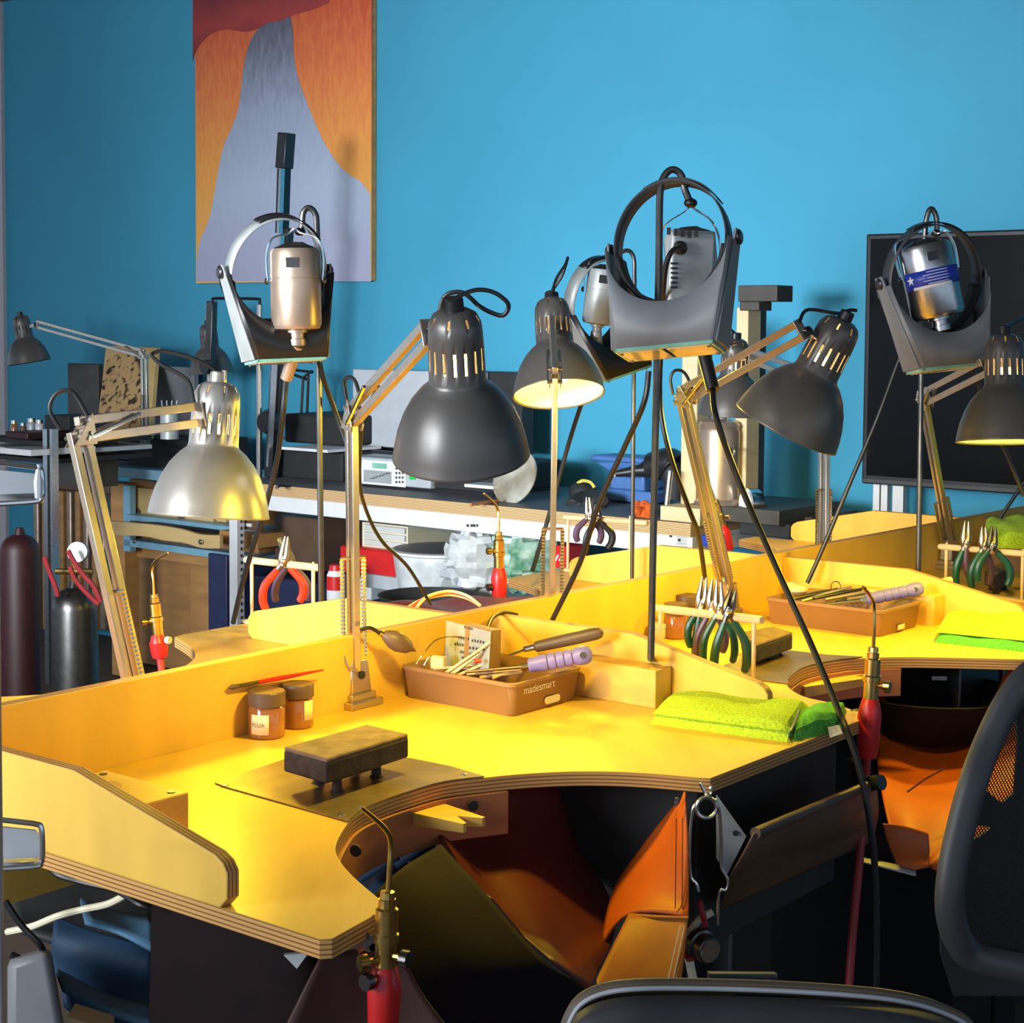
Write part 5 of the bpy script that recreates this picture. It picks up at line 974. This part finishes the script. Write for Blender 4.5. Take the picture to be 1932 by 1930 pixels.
# cluttered shelf unit left (jars on top)
sf = thing('metal_shelf', 'cluttered steel shelf unit at the far left', 'shelf', wq(60, 1100, 1.0))
for y in (828, 845, 861): part(sf, 'shelf_board', wbox(-40, 92, y, y+8, 1.3, .5), M['lgrey' if y == 845 else 'blackm'])
for x in (85, 98): part(sf, 'upright', wbox(x, x+8 if x < 90 else x+4, 810, 1290, 1.32, .03), M['steel'])
part(sf, 'back_clutter_panel', wbox(100, 185, 812, 915, 1.0, .1), M['press'])
for i, (x, w_, y0, mt) in enumerate(((27, 7, 793, 'glass'), (44, 6, 798, 'lid'), (60, 9, 789, 'camo'), (75, 8, 792, 'bag'))):
    q = wq(x, 828, 1.2); r = w_*q.y/F; h = wq(x, y0, 1.2).z-q.z
    t = thing('small_jar', ['amber topped small jar leftmost on the shelf', 'short brown jar second on the shelf', 'grey speckled jar third on the shelf', 'clear jar rightmost on the shelf'][i], 'jar', q, 'small jars on the left shelf')
    m = MB(); m.lathe([(r*.9, 0), (r, .004), (r, h*.75), (r*.8, h*.82)], q, UP, 14); part(t, 'jar_body', m, M[mt]); m = MB(); m.lathe([(r*.85, h*.82), (r*.85, h)], q, UP, 14); part(t, 'jar_lid', m, M['chrome'])
stuffbox('dark_box', 'dark reddish box on the top of the left shelf', 'box', 10, 52, 815, 828, 1.35, .2, 'redd'); stuffbox('dark_box', 'black box right of the small jars on the left shelf', 'box', 84, 130, 784, 812, 1.2, .2, 'blackm')
stuffbox('paper_stack', 'white paper stack on the left shelf', 'papers', 0, 58, 847, 858, 1.4, .3, 'white', .001)
# radiator
rd = thing('radiator', 'old brown ribbed radiator behind the gas cylinders', 'radiator', wq(130, 1150, .3))
for i in range(9): x = 64+i*15.5; part(rd, 'rib', wbox(x, x+9, 926, 1190, .22, .10), M['wood'] if i % 2 else M['copper'], bev=.01)
part(rd, 'top_rail', wbox(60, 206, 905, 926, .23, .12), M['lid'], bev=.008)
def cylinder_tank(label, x, w_, ytop, ybot, Y, mt, valve=True):
    q = P(x, ybot, Y); q = V((q.x, q.y, .0)); ztop = P(x, ytop, Y).z; r = w_/2*Y/F; t = thing('gas_cylinder', label, 'gas cylinder', q, 'gas cylinders at the left')
    m = MB(); m.lathe([(r*.95, 0), (r, .01), (r, ztop-r*.9), (r*.92, ztop-r*.5), (r*.7, ztop-r*.2), (r*.3, ztop), (r*.2, ztop+.02)], q, UP, 28); part(t, 'cylinder_body', m, M[mt])
    if valve:
        m = MB(); m.tube([V((q.x, q.y, ztop)), V((q.x, q.y, ztop+.09))], .014, 10); m.tube([V((q.x-.05, q.y-.02, ztop+.05)), V((q.x+.06, q.y-.02, ztop+.05))], .009, 8); part(t, 'valve', m, M['brass'])
        m = MB(); m.lathe([(.03, -.01), (.032, 0), (.03, .014)], V((q.x+.02, q.y-.03, ztop+.11)), (0, -1, .1), 18); part(t, 'regulator_gauge', m, M['camo'])
    return t, V((q.x, q.y, ztop))
tk, z1_ = cylinder_tank('dark red gas cylinder at the left frame edge', 40, 74, 1008, 1300, 5.2, 'redd', False)
tk2, z2_ = cylinder_tank('dark steel gas cylinder with brass regulator left of the silver lamp post', 142, 88, 1108, 1300, 5.0, 'dsteel')
for i, (pts, lab) in enumerate(((((84,1050),(92,1075),(104,1105),(109,1125)), 'short red hose left of the regulator'), (((128,1038),(140,1060),(158,1085),(176,1105),(190,1135)), 'red hose looping right over the dark steel cylinder'), (((132,1068),(140,1090),(160,1115),(186,1140)), 'lower red hose in front of the dark steel cylinder'))):
    m = MB(); m.tube(smooth([P(x, y, 4.9) for x, y in pts]), .0075, 8); solo('gas_hose', lab, 'hose', m, M['redh'])
# near rack at the left frame edge
nr = thing('display_rack', 'pale steel rack with two folded trays at the left frame edge', 'rack', P(4, 1700, 1.5))
m = MB(); a = P(-22, 1955, 1.42); m.fbox(V((a.x, a.y, .35)), V((P(6, 1500, 1.42)-P(-22, 1500, 1.42))), V((0, .008, 0)), UP*(P(0, 955, 1.42).z-.35)); part(nr, 'upright', m, mat('rack_paint', S(150, 140, 138), .5), bev=.002)
for (yt, yb, x1, xi) in ((872, 952, 80, 70), (1545, 1640, 80, 66)):
    Y = 1.5; k = MB(); path = smooth([P(-30, yt-2, Y), P(40, yt+6, Y), P(x1-12, yt+10, Y), P(x1-2, yt+18, Y), P(x1, yb-30, Y), P(x1-2, yb-14, Y), P(x1-14, yb-6, Y), P(-30, yb, Y)], 5)
    k.tube(path, .0026, 8); tr = part(nr, 'tray_wire', k, M['chrome'])
    k = MB(); k.prism([P(-30, yt+12, Y+.02), P(xi, yt+22, Y+.02), P(x1-4, yt+34, Y+.02), P(x1-6, yb-22, Y+.02), P(-30, yb-18, Y+.02)], V((0, .003, 0))); part(nr, 'tray_side', k, M['lgrey'])
    k = MB(); k.add([P(-30, yb-6, Y), P(x1-18, yb-12, Y), P(x1-8, yb-20, Y+.2), P(-30, yb-26, Y+.2)], [(0,1,2,3)]); part(nr, 'tray_floor', k, M['lgrey'], sol=.004)
m = MB(); q = P(74, 910, 1.5); m.lathe([(.004, -.014), (.005, 0), (.0035, .008), (.002, .016)], q, UP, 10); part(nr, 'white_foot', m, M['white'])
# ================= under the front bench: leather apron, gutter, clip =================
def pp(x, y, Y): return P(x, y, Y)
ap = thing('leather_apron', 'brown and orange leather catch apron slung under the front bench cutout', 'apron', P(1000, 1800, 2.0))
m = MB()
loft(m, [[pp(830,1490,2.30), pp(830,1560,2.28), pp(838,1610,2.20), pp(870,1650,2.15), pp(930,1695,2.06)],
         [pp(905,1480,2.36), pp(900,1560,2.34), pp(905,1640,2.28), pp(935,1710,2.18), pp(985,1760,2.06)],
         [pp(975,1475,2.42), pp(985,1560,2.40), pp(1000,1650,2.30), pp(1030,1760,2.12), pp(1046,1815,2.0)],
         [pp(1045,1475,2.48), pp(1062,1570,2.46), pp(1090,1660,2.40), pp(1120,1760,2.26), pp(1085,1845,2.02)],
         [pp(1060,1480,2.50), pp(1085,1580,2.50), pp(1145,1680,2.44), pp(1160,1760,2.3), pp(1110,1866,2.05)]], 22, 6)
part(ap, 'back_sheet', m, M['rbrown'], sol=.003, ang=60)
m = MB()
loft(m, [[pp(1294,1494,2.28), pp(1300,1600,2.24), pp(1300,1700,2.20), pp(1299,1730,2.18)], [pp(1284,1520,2.30), pp(1255,1590,2.30), pp(1215,1680,2.26), pp(1188,1726,2.22)], [pp(1282,1512,2.34), pp(1220,1590,2.36), pp(1160,1680,2.34), pp(1135,1790,2.26)]], 20, 5)
part(ap, 'orange_side', m, M['orange'], sol=.003, ang=60)
m = MB()
loft(m, [[pp(1299,1730,2.185), pp(1292,1800,2.15), pp(1284,1865,2.12), pp(1275,1960,2.1)], [pp(1240,1729,2.20), pp(1225,1800,2.16), pp(1210,1870,2.12), pp(1195,1960,2.1)], [pp(1188,1727,2.22), pp(1150,1800,2.16), pp(1110,1880,2.08), pp(1080,1960,2.02)]], 18, 5)
part(ap, 'lower_side', m, M['tan'], sol=.004, ang=60)
m = MB(); m.tube(smooth([pp(1299,1731,2.178), pp(1240,1730,2.193), pp(1200,1728,2.212), pp(1186,1735,2.21)]), .0022, 6); part(ap, 'seam_roll', m, M['tan'])
for x0, x1, y1 in ((1276, 1270, 1716), (1288, 1283, 1716)):
    m = MB()
    for i in range(46):
        f = i/46; x = x0+(x1-x0)*f; y = 1545+(y1-1545)*f; q = pp(x+4*f, y, 2.262-.06*f-.012); m.cbox(q, (.0012,0,0), (0,.0012,0), (0,0,.0022))
    part(ap, 'stitching', m, M['rbrown'])
for x0, x1 in ((1283, 1258), (1291, 1268)):
    m = MB()
    for i in range(30): f = i/30; m.cbox(pp(x0+(x1-x0)*f, 1748+110*f, 2.165-.05*f), (.0016,0,0), (0,.0012,0), (0,0,.002))
    part(ap, 'stitching', m, M['cream'])
m = MB()
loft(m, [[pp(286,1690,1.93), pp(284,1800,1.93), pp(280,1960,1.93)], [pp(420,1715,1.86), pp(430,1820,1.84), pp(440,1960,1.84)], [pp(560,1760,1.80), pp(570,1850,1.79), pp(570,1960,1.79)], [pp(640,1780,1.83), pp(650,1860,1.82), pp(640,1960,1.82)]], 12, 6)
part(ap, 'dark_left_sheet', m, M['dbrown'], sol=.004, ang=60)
m = MB()
loft(m, [[pp(607,1808,1.765), pp(576,1868,1.75), pp(530,1960,1.74)], [pp(680,1790,1.80), pp(690,1860,1.79), pp(690,1960,1.78)], [pp(768,1820,1.80), pp(800,1880,1.79), pp(860,1960,1.78)]], 12, 5)
part(ap, 'brown_flap', m, mat('mid_brown_leather', S(66, 38, 33), .6, var=.15, sc=20, bump=.2), sol=.004, ang=60)
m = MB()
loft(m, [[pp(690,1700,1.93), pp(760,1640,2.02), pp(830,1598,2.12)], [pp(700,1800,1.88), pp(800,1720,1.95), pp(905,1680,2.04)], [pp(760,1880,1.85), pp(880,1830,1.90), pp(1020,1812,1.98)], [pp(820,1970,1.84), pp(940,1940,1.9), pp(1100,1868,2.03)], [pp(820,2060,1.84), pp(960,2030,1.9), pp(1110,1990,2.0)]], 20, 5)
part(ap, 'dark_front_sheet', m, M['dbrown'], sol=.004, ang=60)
for x, y in ((1277,1508),(1275,1516)): m = MB(); m.lathe([(.003, 0), (.003, .003)], pp(x, y, 2.27), (0, -1, 0), 8); part(ap, 'snap_stud', m, M['chrome'])
# grey catch bowl behind the apron
m = MB()
loft(m, [[pp(1030,1478,2.60), pp(1150,1475,2.62), pp(1290,1490,2.50)], [pp(1050,1540,2.58), pp(1160,1560,2.58), pp(1270,1545,2.5)], [pp(1100,1610,2.55), pp(1160,1640,2.54), pp(1220,1600,2.5)], [pp(1140,1665,2.52), pp(1165,1672,2.52), pp(1185,1650,2.5)]], 16, 5)
solo('catch_tray', 'dark grey sloped catch tray seen between the leather sheets', 'tray', m, M['mgrey'], sol=.004, ang=60)
# steel spring pin clip at the corner
cl = thing('spring_clip', 'bright steel loop clip hanging from the front bench corner', 'clip', P(1335, 1490, 2.24))
YK = 2.235
m = MB(); m.tube(smooth([pp(1321,1477,YK), pp(1326,1487,YK), pp(1334,1500,YK), pp(1342,1496,YK), pp(1343,1484,YK), pp(1340,1488,YK)]), .0022, 8); part(cl, 'screw_eye', m, M['chrome'])
m = MB(); m.tube(smooth([pp(1333+19*cos(a), 1524+19*sin(a), YK-.004) for a in [i*pi/8 for i in range(17)]], 3), .0028, 8); part(cl, 'coil_ring', m, M['steel'])
m = MB(); m.tube(smooth([pp(1318,1512,YK), pp(1306,1530,YK), pp(1301,1590,YK), pp(1303,1650,YK), pp(1314,1667,YK), pp(1318,1682,YK)]), .0022, 8); part(cl, 'wire_leg', m, M['chrome'])
m = MB(); m.tube(smooth([pp(1349,1508,YK), pp(1357,1530,YK), pp(1361,1590,YK), pp(1361,1634,YK), pp(1373,1660,YK), pp(1370,1678,YK), pp(1357,1684,YK), pp(1354,1745,YK)]), .0022, 8); part(cl, 'wire_leg', m, M['chrome'])
ig = thing('spark_lighter', 'round grey knob tool on a red strap hanging below the spring clip', 'tool', P(1335, 1785, 2.2))
m = MB(); m.lathe([(.016, -.02), (.021, -.014), (.021, -.004), (.016, -.002), (.0185, 0), (.0185, .012), (.016, .014)], P(1328, 1786, 2.22), (.5, -.85, -.1), 28); part(ig, 'knob_body', m, M['dsteel'])
m = MB(); m.lathe([(.0155, .0142), (.015, .016), (.001, .0162)], P(1328, 1786, 2.22), (.5, -.85, -.1), 28); part(ig, 'cap_face', m, M['steel'])
m = MB(); m.tube(smooth([P(1320,1700,2.24), P(1326,1725,2.24), P(1332,1750,2.23)]), .004, 8); m.tube(smooth([P(1290,1790,2.24), P(1298,1808,2.23), P(1312,1806,2.22)]), .004, 8); part(ig, 'red_strap', m, M['redh'])
m = MB(); m.tube(smooth([P(1299,1760,2.25), P(1296,1790,2.25), P(1302,1820,2.25), P(1312,1870,2.25)]), .006, 8); m.tube(smooth([P(1300,1760,2.25), P(1320,1735,2.25), P(1345,1720,2.25)]), .005, 8); part(ig, 'cream_strap', m, M['cream'])
# gutter drawer under the front bench arm
gt = thing('gutter_drawer', 'brown sheet-metal gutter drawer under the right arm of the front bench', 'drawer', P(1500, 1580, 2.45))
m = MB(); lip = [P(1425,1572,2.26), P(1532,1527,2.42), P(1650,1477,2.60)]; m.tube(lip, .008, 12); part(gt, 'rolled_lip', m, M['lid'])
m = MB(); loft(m, [[P(1420,1572,2.255), P(1650,1478,2.595)], [P(1395,1620,2.26), P(1655,1530,2.6)], [P(1372,1660,2.30), P(1650,1560,2.66)], [P(1360,1715,2.36), P(1645,1585,2.72)]], 4, 5, False); part(gt, 'curved_front', m, M['lid'], sol=.003, ang=60)
m = MB(); m.prism([P(1352,1500,2.27), P(1408,1578,2.27), P(1372,1650,2.29), P(1352,1620,2.28)], V((0,.004,0))); part(gt, 'end_plate', m, M['camo'])
m = MB(); m.lathe([(.004, 0), (.004, .001)], P(1388,1572,2.268), (0,-1,0), 10); part(gt, 'end_hole', m, M['blackm'])
m = MB(); m.tube([P(1638,1478,2.59), P(1664,1476,2.57)], .012, 12); part(gt, 'end_knob', m, M['blackp'])
m = MB(); q0 = bp(.80, .60, .60); m.fbox(bp(.80, .30, .66), BV*.42, BU*.33, UP*.245); solo('drawer_box', 'dark steel drawer box under the right arm of the front bench', 'drawer', m, M['blackm'], bev=.003)
m = MB(); m.fbox(bp(1.0, .50, 0), BV*.07, BU*.07, UP*.66); solo('bench_post', 'dark square post below the gutter drawer', 'post', m, M['blackp'], bev=.004)
# second bench apron
a2 = thing('leather_apron', 'bright orange leather apron under the second bench, beside the mesh chair', 'apron', P(1750, 1500, 3.0))
m = MB(); loft(m, [[P(1650,1300,3.35), P(1655,1420,3.2), P(1665,1500,3.0), P(1680,1560,2.86)], [P(1740,1370,3.35), P(1730,1440,3.2), P(1720,1510,3.0), P(1712,1600,2.84)], [P(1850,1360,3.3), P(1830,1440,3.15), P(1790,1530,2.95), P(1752,1625,2.8)], [P(1905,1262,3.3), P(1900,1400,3.15), P(1850,1560,2.9), P(1765,1640,2.78)], [P(2000,1262,3.3), P(2000,1420,3.1), P(1960,1600,2.9), P(1900,1700,2.78)]], 18, 5); part(a2, 'back_sheet', m, M['orange'], sol=.003, ang=60)
m = MB(); loft(m, [[P(1664,1555,2.80), P(1672,1590,2.80), P(1690,1628,2.78)], [P(1705,1558,2.80), P(1715,1600,2.79), P(1722,1640,2.77)], [P(1752,1572,2.80), P(1754,1610,2.79), P(1752,1634,2.77)]], 10, 4); part(a2, 'front_fold', m, M['orange'], sol=.004, ang=60)
m = MB(); m.tube([P(1712,1494,2.88), P(1745,1470,2.9), P(1785,1448,2.92)], .0016, 6); part(a2, 'seam', m, M['rbrown'])
m = MB(); loft(m, [[P(1600,1430,2.75), P(1625,1500,2.74), P(1640,1580,2.74), P(1650,1625,2.74)], [P(1640,1430,2.76), P(1655,1500,2.75), P(1672,1580,2.75), P(1690,1625,2.75)]], 10, 4); part(a2, 'left_dark_side', m, M['dbrown'], sol=.004)
m = MB(); m.add([P(1630,1625,2.9), P(1728,1650,2.9), P(1728,1638,2.95), P(1630,1618,2.95)], [(0,1,2,3)]); solo('white_floor_paper', 'thin white paper edge below the orange apron', 'paper', m, M['white'], sol=.003)
bw = thing('black_bowl', 'round black bowl inside the second bench cutout', 'bowl', P(1760, 1330, 3.3))
cc = P(1755, 1300, 3.3); m = MB(); m.lathe([(.03, -.11), (.10, -.09), (.16, -.03), (.175, 0), (.165, 0), (.13, -.05), (.05, -.08), (.001, -.085)], cc, UP, 40); part(bw, 'bowl_shell', m, M['void'])
m = MB(); m.fbox(P(1758,1276,3.32), V((.03,0,0)), V((0,.004,0)), UP*-.008); part(bw, 'metal_glint_strip', m, M['chrome'])
# ================= chairs =================
ch = thing('mesh_chair', 'black mesh-backed office chair at the right frame edge', 'chair', P(1900, 1700, 2.0))
YQ = 1.98
outer = smooth([P(2000,1215,YQ+.06), P(1932,1248,YQ+.04), P(1884,1302,YQ+.03), P(1844,1378,YQ+.02), P(1812,1460,YQ), P(1788,1545,YQ-.01), P(1768,1640,YQ-.02), P(1764,1720,YQ-.02), P(1785,1790,YQ-.01), P(1830,1832,YQ), P(1950,1860,YQ)], 6)
m = MB(); rg = []
for i, p in enumerate(outer):
    tt = (outer[min(i+1, len(outer)-1)]-outer[max(i-1, 0)]).normalized(); s = tt.cross(V((0, 1, 0))).normalized(); s = -s if s.x < 0 else s; w_ = .036
    rg.append([p+s*(w_*(.5-.5*cos(a)))+V((0, -.014*sin(a), 0)) for a in [2*pi*k/12 for k in range(12)]])
m.rings(rg); part(ch, 'back_frame', m, M['dgrey'])
meshm = mat('black_chair_mesh', S(26, 27, 28), .7, var=.1)
N = meshm.node_tree.nodes; L = meshm.node_tree.links; b = N['Principled BSDF']
g = N.new('ShaderNodeNewGeometry'); prev = None
for vec in ((1.0, 0, .55), (-.8, 0, 1.0)):
    dd = N.new('ShaderNodeVectorMath'); dd.operation = 'DOT_PRODUCT'; dd.inputs[1].default_value = vec; L.new(g.outputs['Position'], dd.inputs[0])
    mu = N.new('ShaderNodeMath'); mu.operation = 'MULTIPLY'; mu.inputs[1].default_value = 2*pi/.0042; L.new(dd.outputs['Value'], mu.inputs[0])
    si = N.new('ShaderNodeMath'); si.operation = 'SINE'; L.new(mu.outputs[0], si.inputs[0]); gt_ = N.new('ShaderNodeMath'); gt_.operation = 'GREATER_THAN'; gt_.inputs[1].default_value = .25 if vec[0] > 0 else .75; L.new(si.outputs[0], gt_.inputs[0])
    if prev: mx = N.new('ShaderNodeMath'); mx.operation = 'MAXIMUM'; L.new(prev.outputs[0], mx.inputs[0]); L.new(gt_.outputs[0], mx.inputs[1]); L.new(mx.outputs[0], b.inputs['Alpha'])
    prev = gt_
m = MB(); loft(m, [[P(1990,1270,YQ+.05), P(1900,1370,YQ+.03), P(1830,1540,YQ), P(1800,1680,YQ-.01), P(1830,1800,YQ)], [P(2000,1270,YQ+.06), P(1940,1400,YQ+.05), P(1900,1540,YQ+.03), P(1890,1680,YQ+.02), P(1900,1830,YQ+.02)], [P(2080,1270,YQ+.06), P(2050,1400,YQ+.07), P(2040,1540,YQ+.06), P(2040,1680,YQ+.05), P(2040,1850,YQ+.04)]], 16, 5); part(ch, 'mesh_panel', m, meshm, sol=.001, ang=60)
# rigid support behind the mesh with two windows: built as strips
def plate(pts, Y, name, mt='blackp'): 
    m = MB(); m.prism([P(x, y, Y) for x, y in pts], V((0, .008, 0))); return part(ch, name, m, M[mt], bev=.001)
YS = YQ+.075
plate([(1836,1470),(1890,1516),(1912,1500),(1960,1540),(1960,1600),(1872,1560),(1802,1556),(1815,1500)], YS, 'lumbar_support')
plate([(1796,1556),(1802,1556),(1802,1578),(1828,1590),(1856,1574),(1872,1560),(1960,1590),(1960,1880),(1800,1880),(1775,1800),(1772,1660)], YS, 'lower_shell')
plate([(1914,1318),(1920,1400),(1914,1500),(1960,1560),(1990,1400),(1960,1290)], YS, 'side_support')
m = MB(); m.fbox(V((P(1830,1890,1.9).x, 1.5, .42)), V((.5,0,0)), V((0,.44,0)), UP*.06); part(ch, 'seat', m, M['blackm'], bev=.02)
q = P(1930,1890,1.95); m = MB(); m.tube([V((q.x, q.y, .08)), V((q.x, q.y, .62))], .03, 14); part(ch, 'gas_column', m, M['blackp'])
for i in range(5):
    a = 2*pi*i/5; e = V((q.x+.28*cos(a), q.y+.28*sin(a), .06)); m = MB(); m.bar(V((q.x, q.y, .10)), e+UP*.02, .045, .03); part(ch, 'base_spoke', m, M['blackp'], bev=.004)
    m = MB(); m.lathe([(.028, -.012), (.028, .012)], V((e.x, e.y, .028)), (cos(a+1.57), sin(a+1.57), 0), 14); part(ch, 'caster', m, M['blackm'])
c2 = thing('office_chair', 'grey office chair back with rounded rim at the bottom frame edge', 'chair', P(1450, 2100, 1.45))
YB = 1.42
rim = smooth([P(1060,1965,YB), P(1078,1915,YB), P(1100,1886,YB), P(1140,1868,YB), P(1200,1860,YB), P(1300,1859,YB+.01), P(1450,1863,YB+.02), P(1600,1872,YB+.03), P(1700,1884,YB+.04), P(1775,1905,YB+.05), P(1825,1935,YB+.05), P(1840,1990,YB+.05)], 6)
m = MB(); m.tube(rim, .0062, 10); part(c2, 'welt_rim', m, mat('olive_welt', S(96, 84, 68), .45, var=.06))
m = MB(); b1 = [p+V((0, -.018, -.004)) for p in rim]; lo = [V((p.x*.97+.008, p.y-.03, P(1400, 2150, YB).z)) for p in rim]; m.grid([b1, [a.lerp(b, .06)+V((0,-.012,0)) for a, b in zip(b1, lo)], [a.lerp(b, .5)+V((0,-.02,0)) for a, b in zip(b1, lo)], lo]); part(c2, 'front_cushion', m, M['dgrey'], sol=.004, ang=60)
m = MB(); b2 = [p+V((0, .022, -.002)) for p in rim]; m.grid([rim, b2, [V((p.x, p.y+.03, p.z-.2)) for p in rim]]); part(c2, 'back_shell', m, mat('olive_grey_shell', S(112, 96, 76), .5, var=.08), sol=.004, ang=60)
m = MB(); m.tube([p+V((0, -.008, .0005)) for p in rim], .0022, 8); part(c2, 'light_piping', m, M['lgrey'])
q = P(1450, 2300, 1.3); m = MB(); m.fbox(V((q.x-.2, 1.0, .46)), V((.42,0,0)), V((0,.36,0)), UP*.07); part(c2, 'seat', m, M['dgrey'], bev=.02)
q = V((q.x, 1.2, 0)); m = MB(); m.tube([q+UP*.08, q+UP*.46], .03, 14); part(c2, 'gas_column', m, M['blackp'])
m = MB(); m.bar(V((q.x, 1.34, .5)), V((q.x, YB+.05, .98)), .06, .02, (0,1,0)); part(c2, 'back_bar', m, M['blackp'])
for i in range(5):
    a = 2*pi*i/5+.3; e = V((q.x+.28*cos(a), q.y+.28*sin(a), .06)); m = MB(); m.bar(q+UP*.10, e+UP*.02, .045, .03); part(c2, 'base_spoke', m, M['blackp'], bev=.004)
    m = MB(); m.lathe([(.028, -.012), (.028, .012)], V((e.x, e.y, .028)), (cos(a+1.57), sin(a+1.57), 0), 14); part(c2, 'caster', m, M['blackm'])
# ================= blue bags, bin and cable under the left end =================
bb = thing('tool_bag', 'slumped blue and black fabric tool bag on the floor under the front bench', 'bag', P(170, 1800, 2.4))
m = MB(); loft(m, [[P(10,1640,2.6), P(90,1625,2.6), P(180,1660,2.5), P(290,1690,2.4)], [P(20,1700,2.45), P(100,1700,2.42), P(200,1740,2.35), P(300,1770,2.3)], [P(30,1760,2.3), P(120,1790,2.28), P(210,1830,2.25), P(300,1860,2.2)]], 18, 5); part(bb, 'top_panel', m, M['blackm'], sol=.01, ang=60)
m = MB(); loft(m, [[P(100,1735,2.25), P(180,1765,2.22), P(290,1800,2.2)], [P(105,1775,2.22), P(180,1805,2.2), P(290,1830,2.18)], [P(110,1835,2.24), P(190,1880,2.22), P(290,1905,2.2)], [P(120,1900,2.2), P(200,1960,2.2), P(300,1980,2.2)]], 18, 5); part(bb, 'front_panel', m, M['tealb'], sol=.01, ang=60)
m = MB(); loft(m, [[P(150,1700,2.32), P(220,1725,2.3), P(290,1735,2.25)], [P(160,1745,2.2), P(225,1765,2.2), P(290,1800,2.15)]], 12, 4); part(bb, 'flap', m, mat('steel_blue_fabric', S(70, 110, 140), .6, var=.3, sc=8), sol=.006, ang=60)
m = MB(); loft(m, [[P(105,1838,2.16), P(200,1885,2.14), P(285,1905,2.12)], [P(118,1872,2.12), P(205,1915,2.1), P(285,1940,2.08)]], 12, 4); part(bb, 'blue_strap', m, mat('light_steel_fabric', S(86, 124, 150), .6, var=.25, sc=8), sol=.008, ang=60)
m = MB(); m.fbox(P(12,1930,2.2)-UP*.1, V((.13,0,0)), V((0,.3,0)), UP*.32); solo('grey_bin', 'grey plastic bin at the lower left corner', 'bin', MB().hexa([P(14,2050,1.9), P(140,2050,1.9), P(140,2050,2.2), P(14,2050,2.2), P(14,1815,1.9), P(92,1790,1.9), P(96,1786,2.15), P(14,1808,2.15)]), M['mgrey'], bev=.01)
m = MB(); m.fbox(P(126,1918,2.0), V((.045,.012,-.02)), V((.0,.04,0)), UP*-.012); solo('cream_board', 'cream board corner at the bottom left', 'board', m, M['dowel'])
m = MB(); m.tube(smooth([P(14,1758,2.15), P(60,1748,2.12), P(110,1728,2.1), P(160,1715,2.1), P(205,1705,2.05), P(245,1684,2.02)]), .0045, 8); solo('white_cable', 'white cable drooping under the left end of the front bench', 'cable', m, M['cream'])
m = MB(); m.tube(smooth([P(88,1630,1.98), P(110,1650,1.96), P(160,1665,1.95), P(220,1680,1.93), P(262,1705,1.9), P(285,1712,1.9)]), .004, 8); solo('black_cable', 'black cable clipped along the underside of the front bench', 'cable', m, M['black'])
m = MB(); m.tube(smooth([P(10,1700,2.0), P(40,1745,2.0), P(80,1790,2.0), P(60,1815,2.05), P(20,1800,2.05)]), .004, 8); solo('black_cable', 'thin dark cable looping above the grey bin', 'cable', m, M['black'])
b3 = thing('tool_bag', 'blue bag visible through the cutout beside the near torch', 'bag', P(740, 1640, 2.5))
for a, c in (((668,1655),(735,1615)), ((740,1625),(800,1585)), ((700,1690),(770,1640))):
    m = MB(); x0, y0 = a; x1, y1 = c; loft(m, [[P(x0,y0,2.6), P((x0+x1)/2-6,(y0+y1)/2-10,2.6), P(x1,y1,2.6)], [P(x0+10,y0+14,2.5), P((x0+x1)/2+10,(y0+y1)/2+14,2.5), P(x1+20,y1+6,2.5)]], 10, 4); part(b3, 'fabric_fold', m, M['tealb'], sol=.012, ang=60)
m = MB(); m.prism([P(400,1735,2.0), P(428,1740,2.0), P(430,1772,2.0)], V((0,.01,0))); solo('blue_corner', 'small blue triangular corner peeking under the bench edge', 'bag', m, M['tealb'])
m = MB(); m.prism([P(535,1802,1.775), P(582,1798,1.775), P(560,1828,1.77)], V((0,.006,0))); solo('grey_tag', 'grey-green tag sticking out under the near bench tip', 'tag', m, M['camo'])
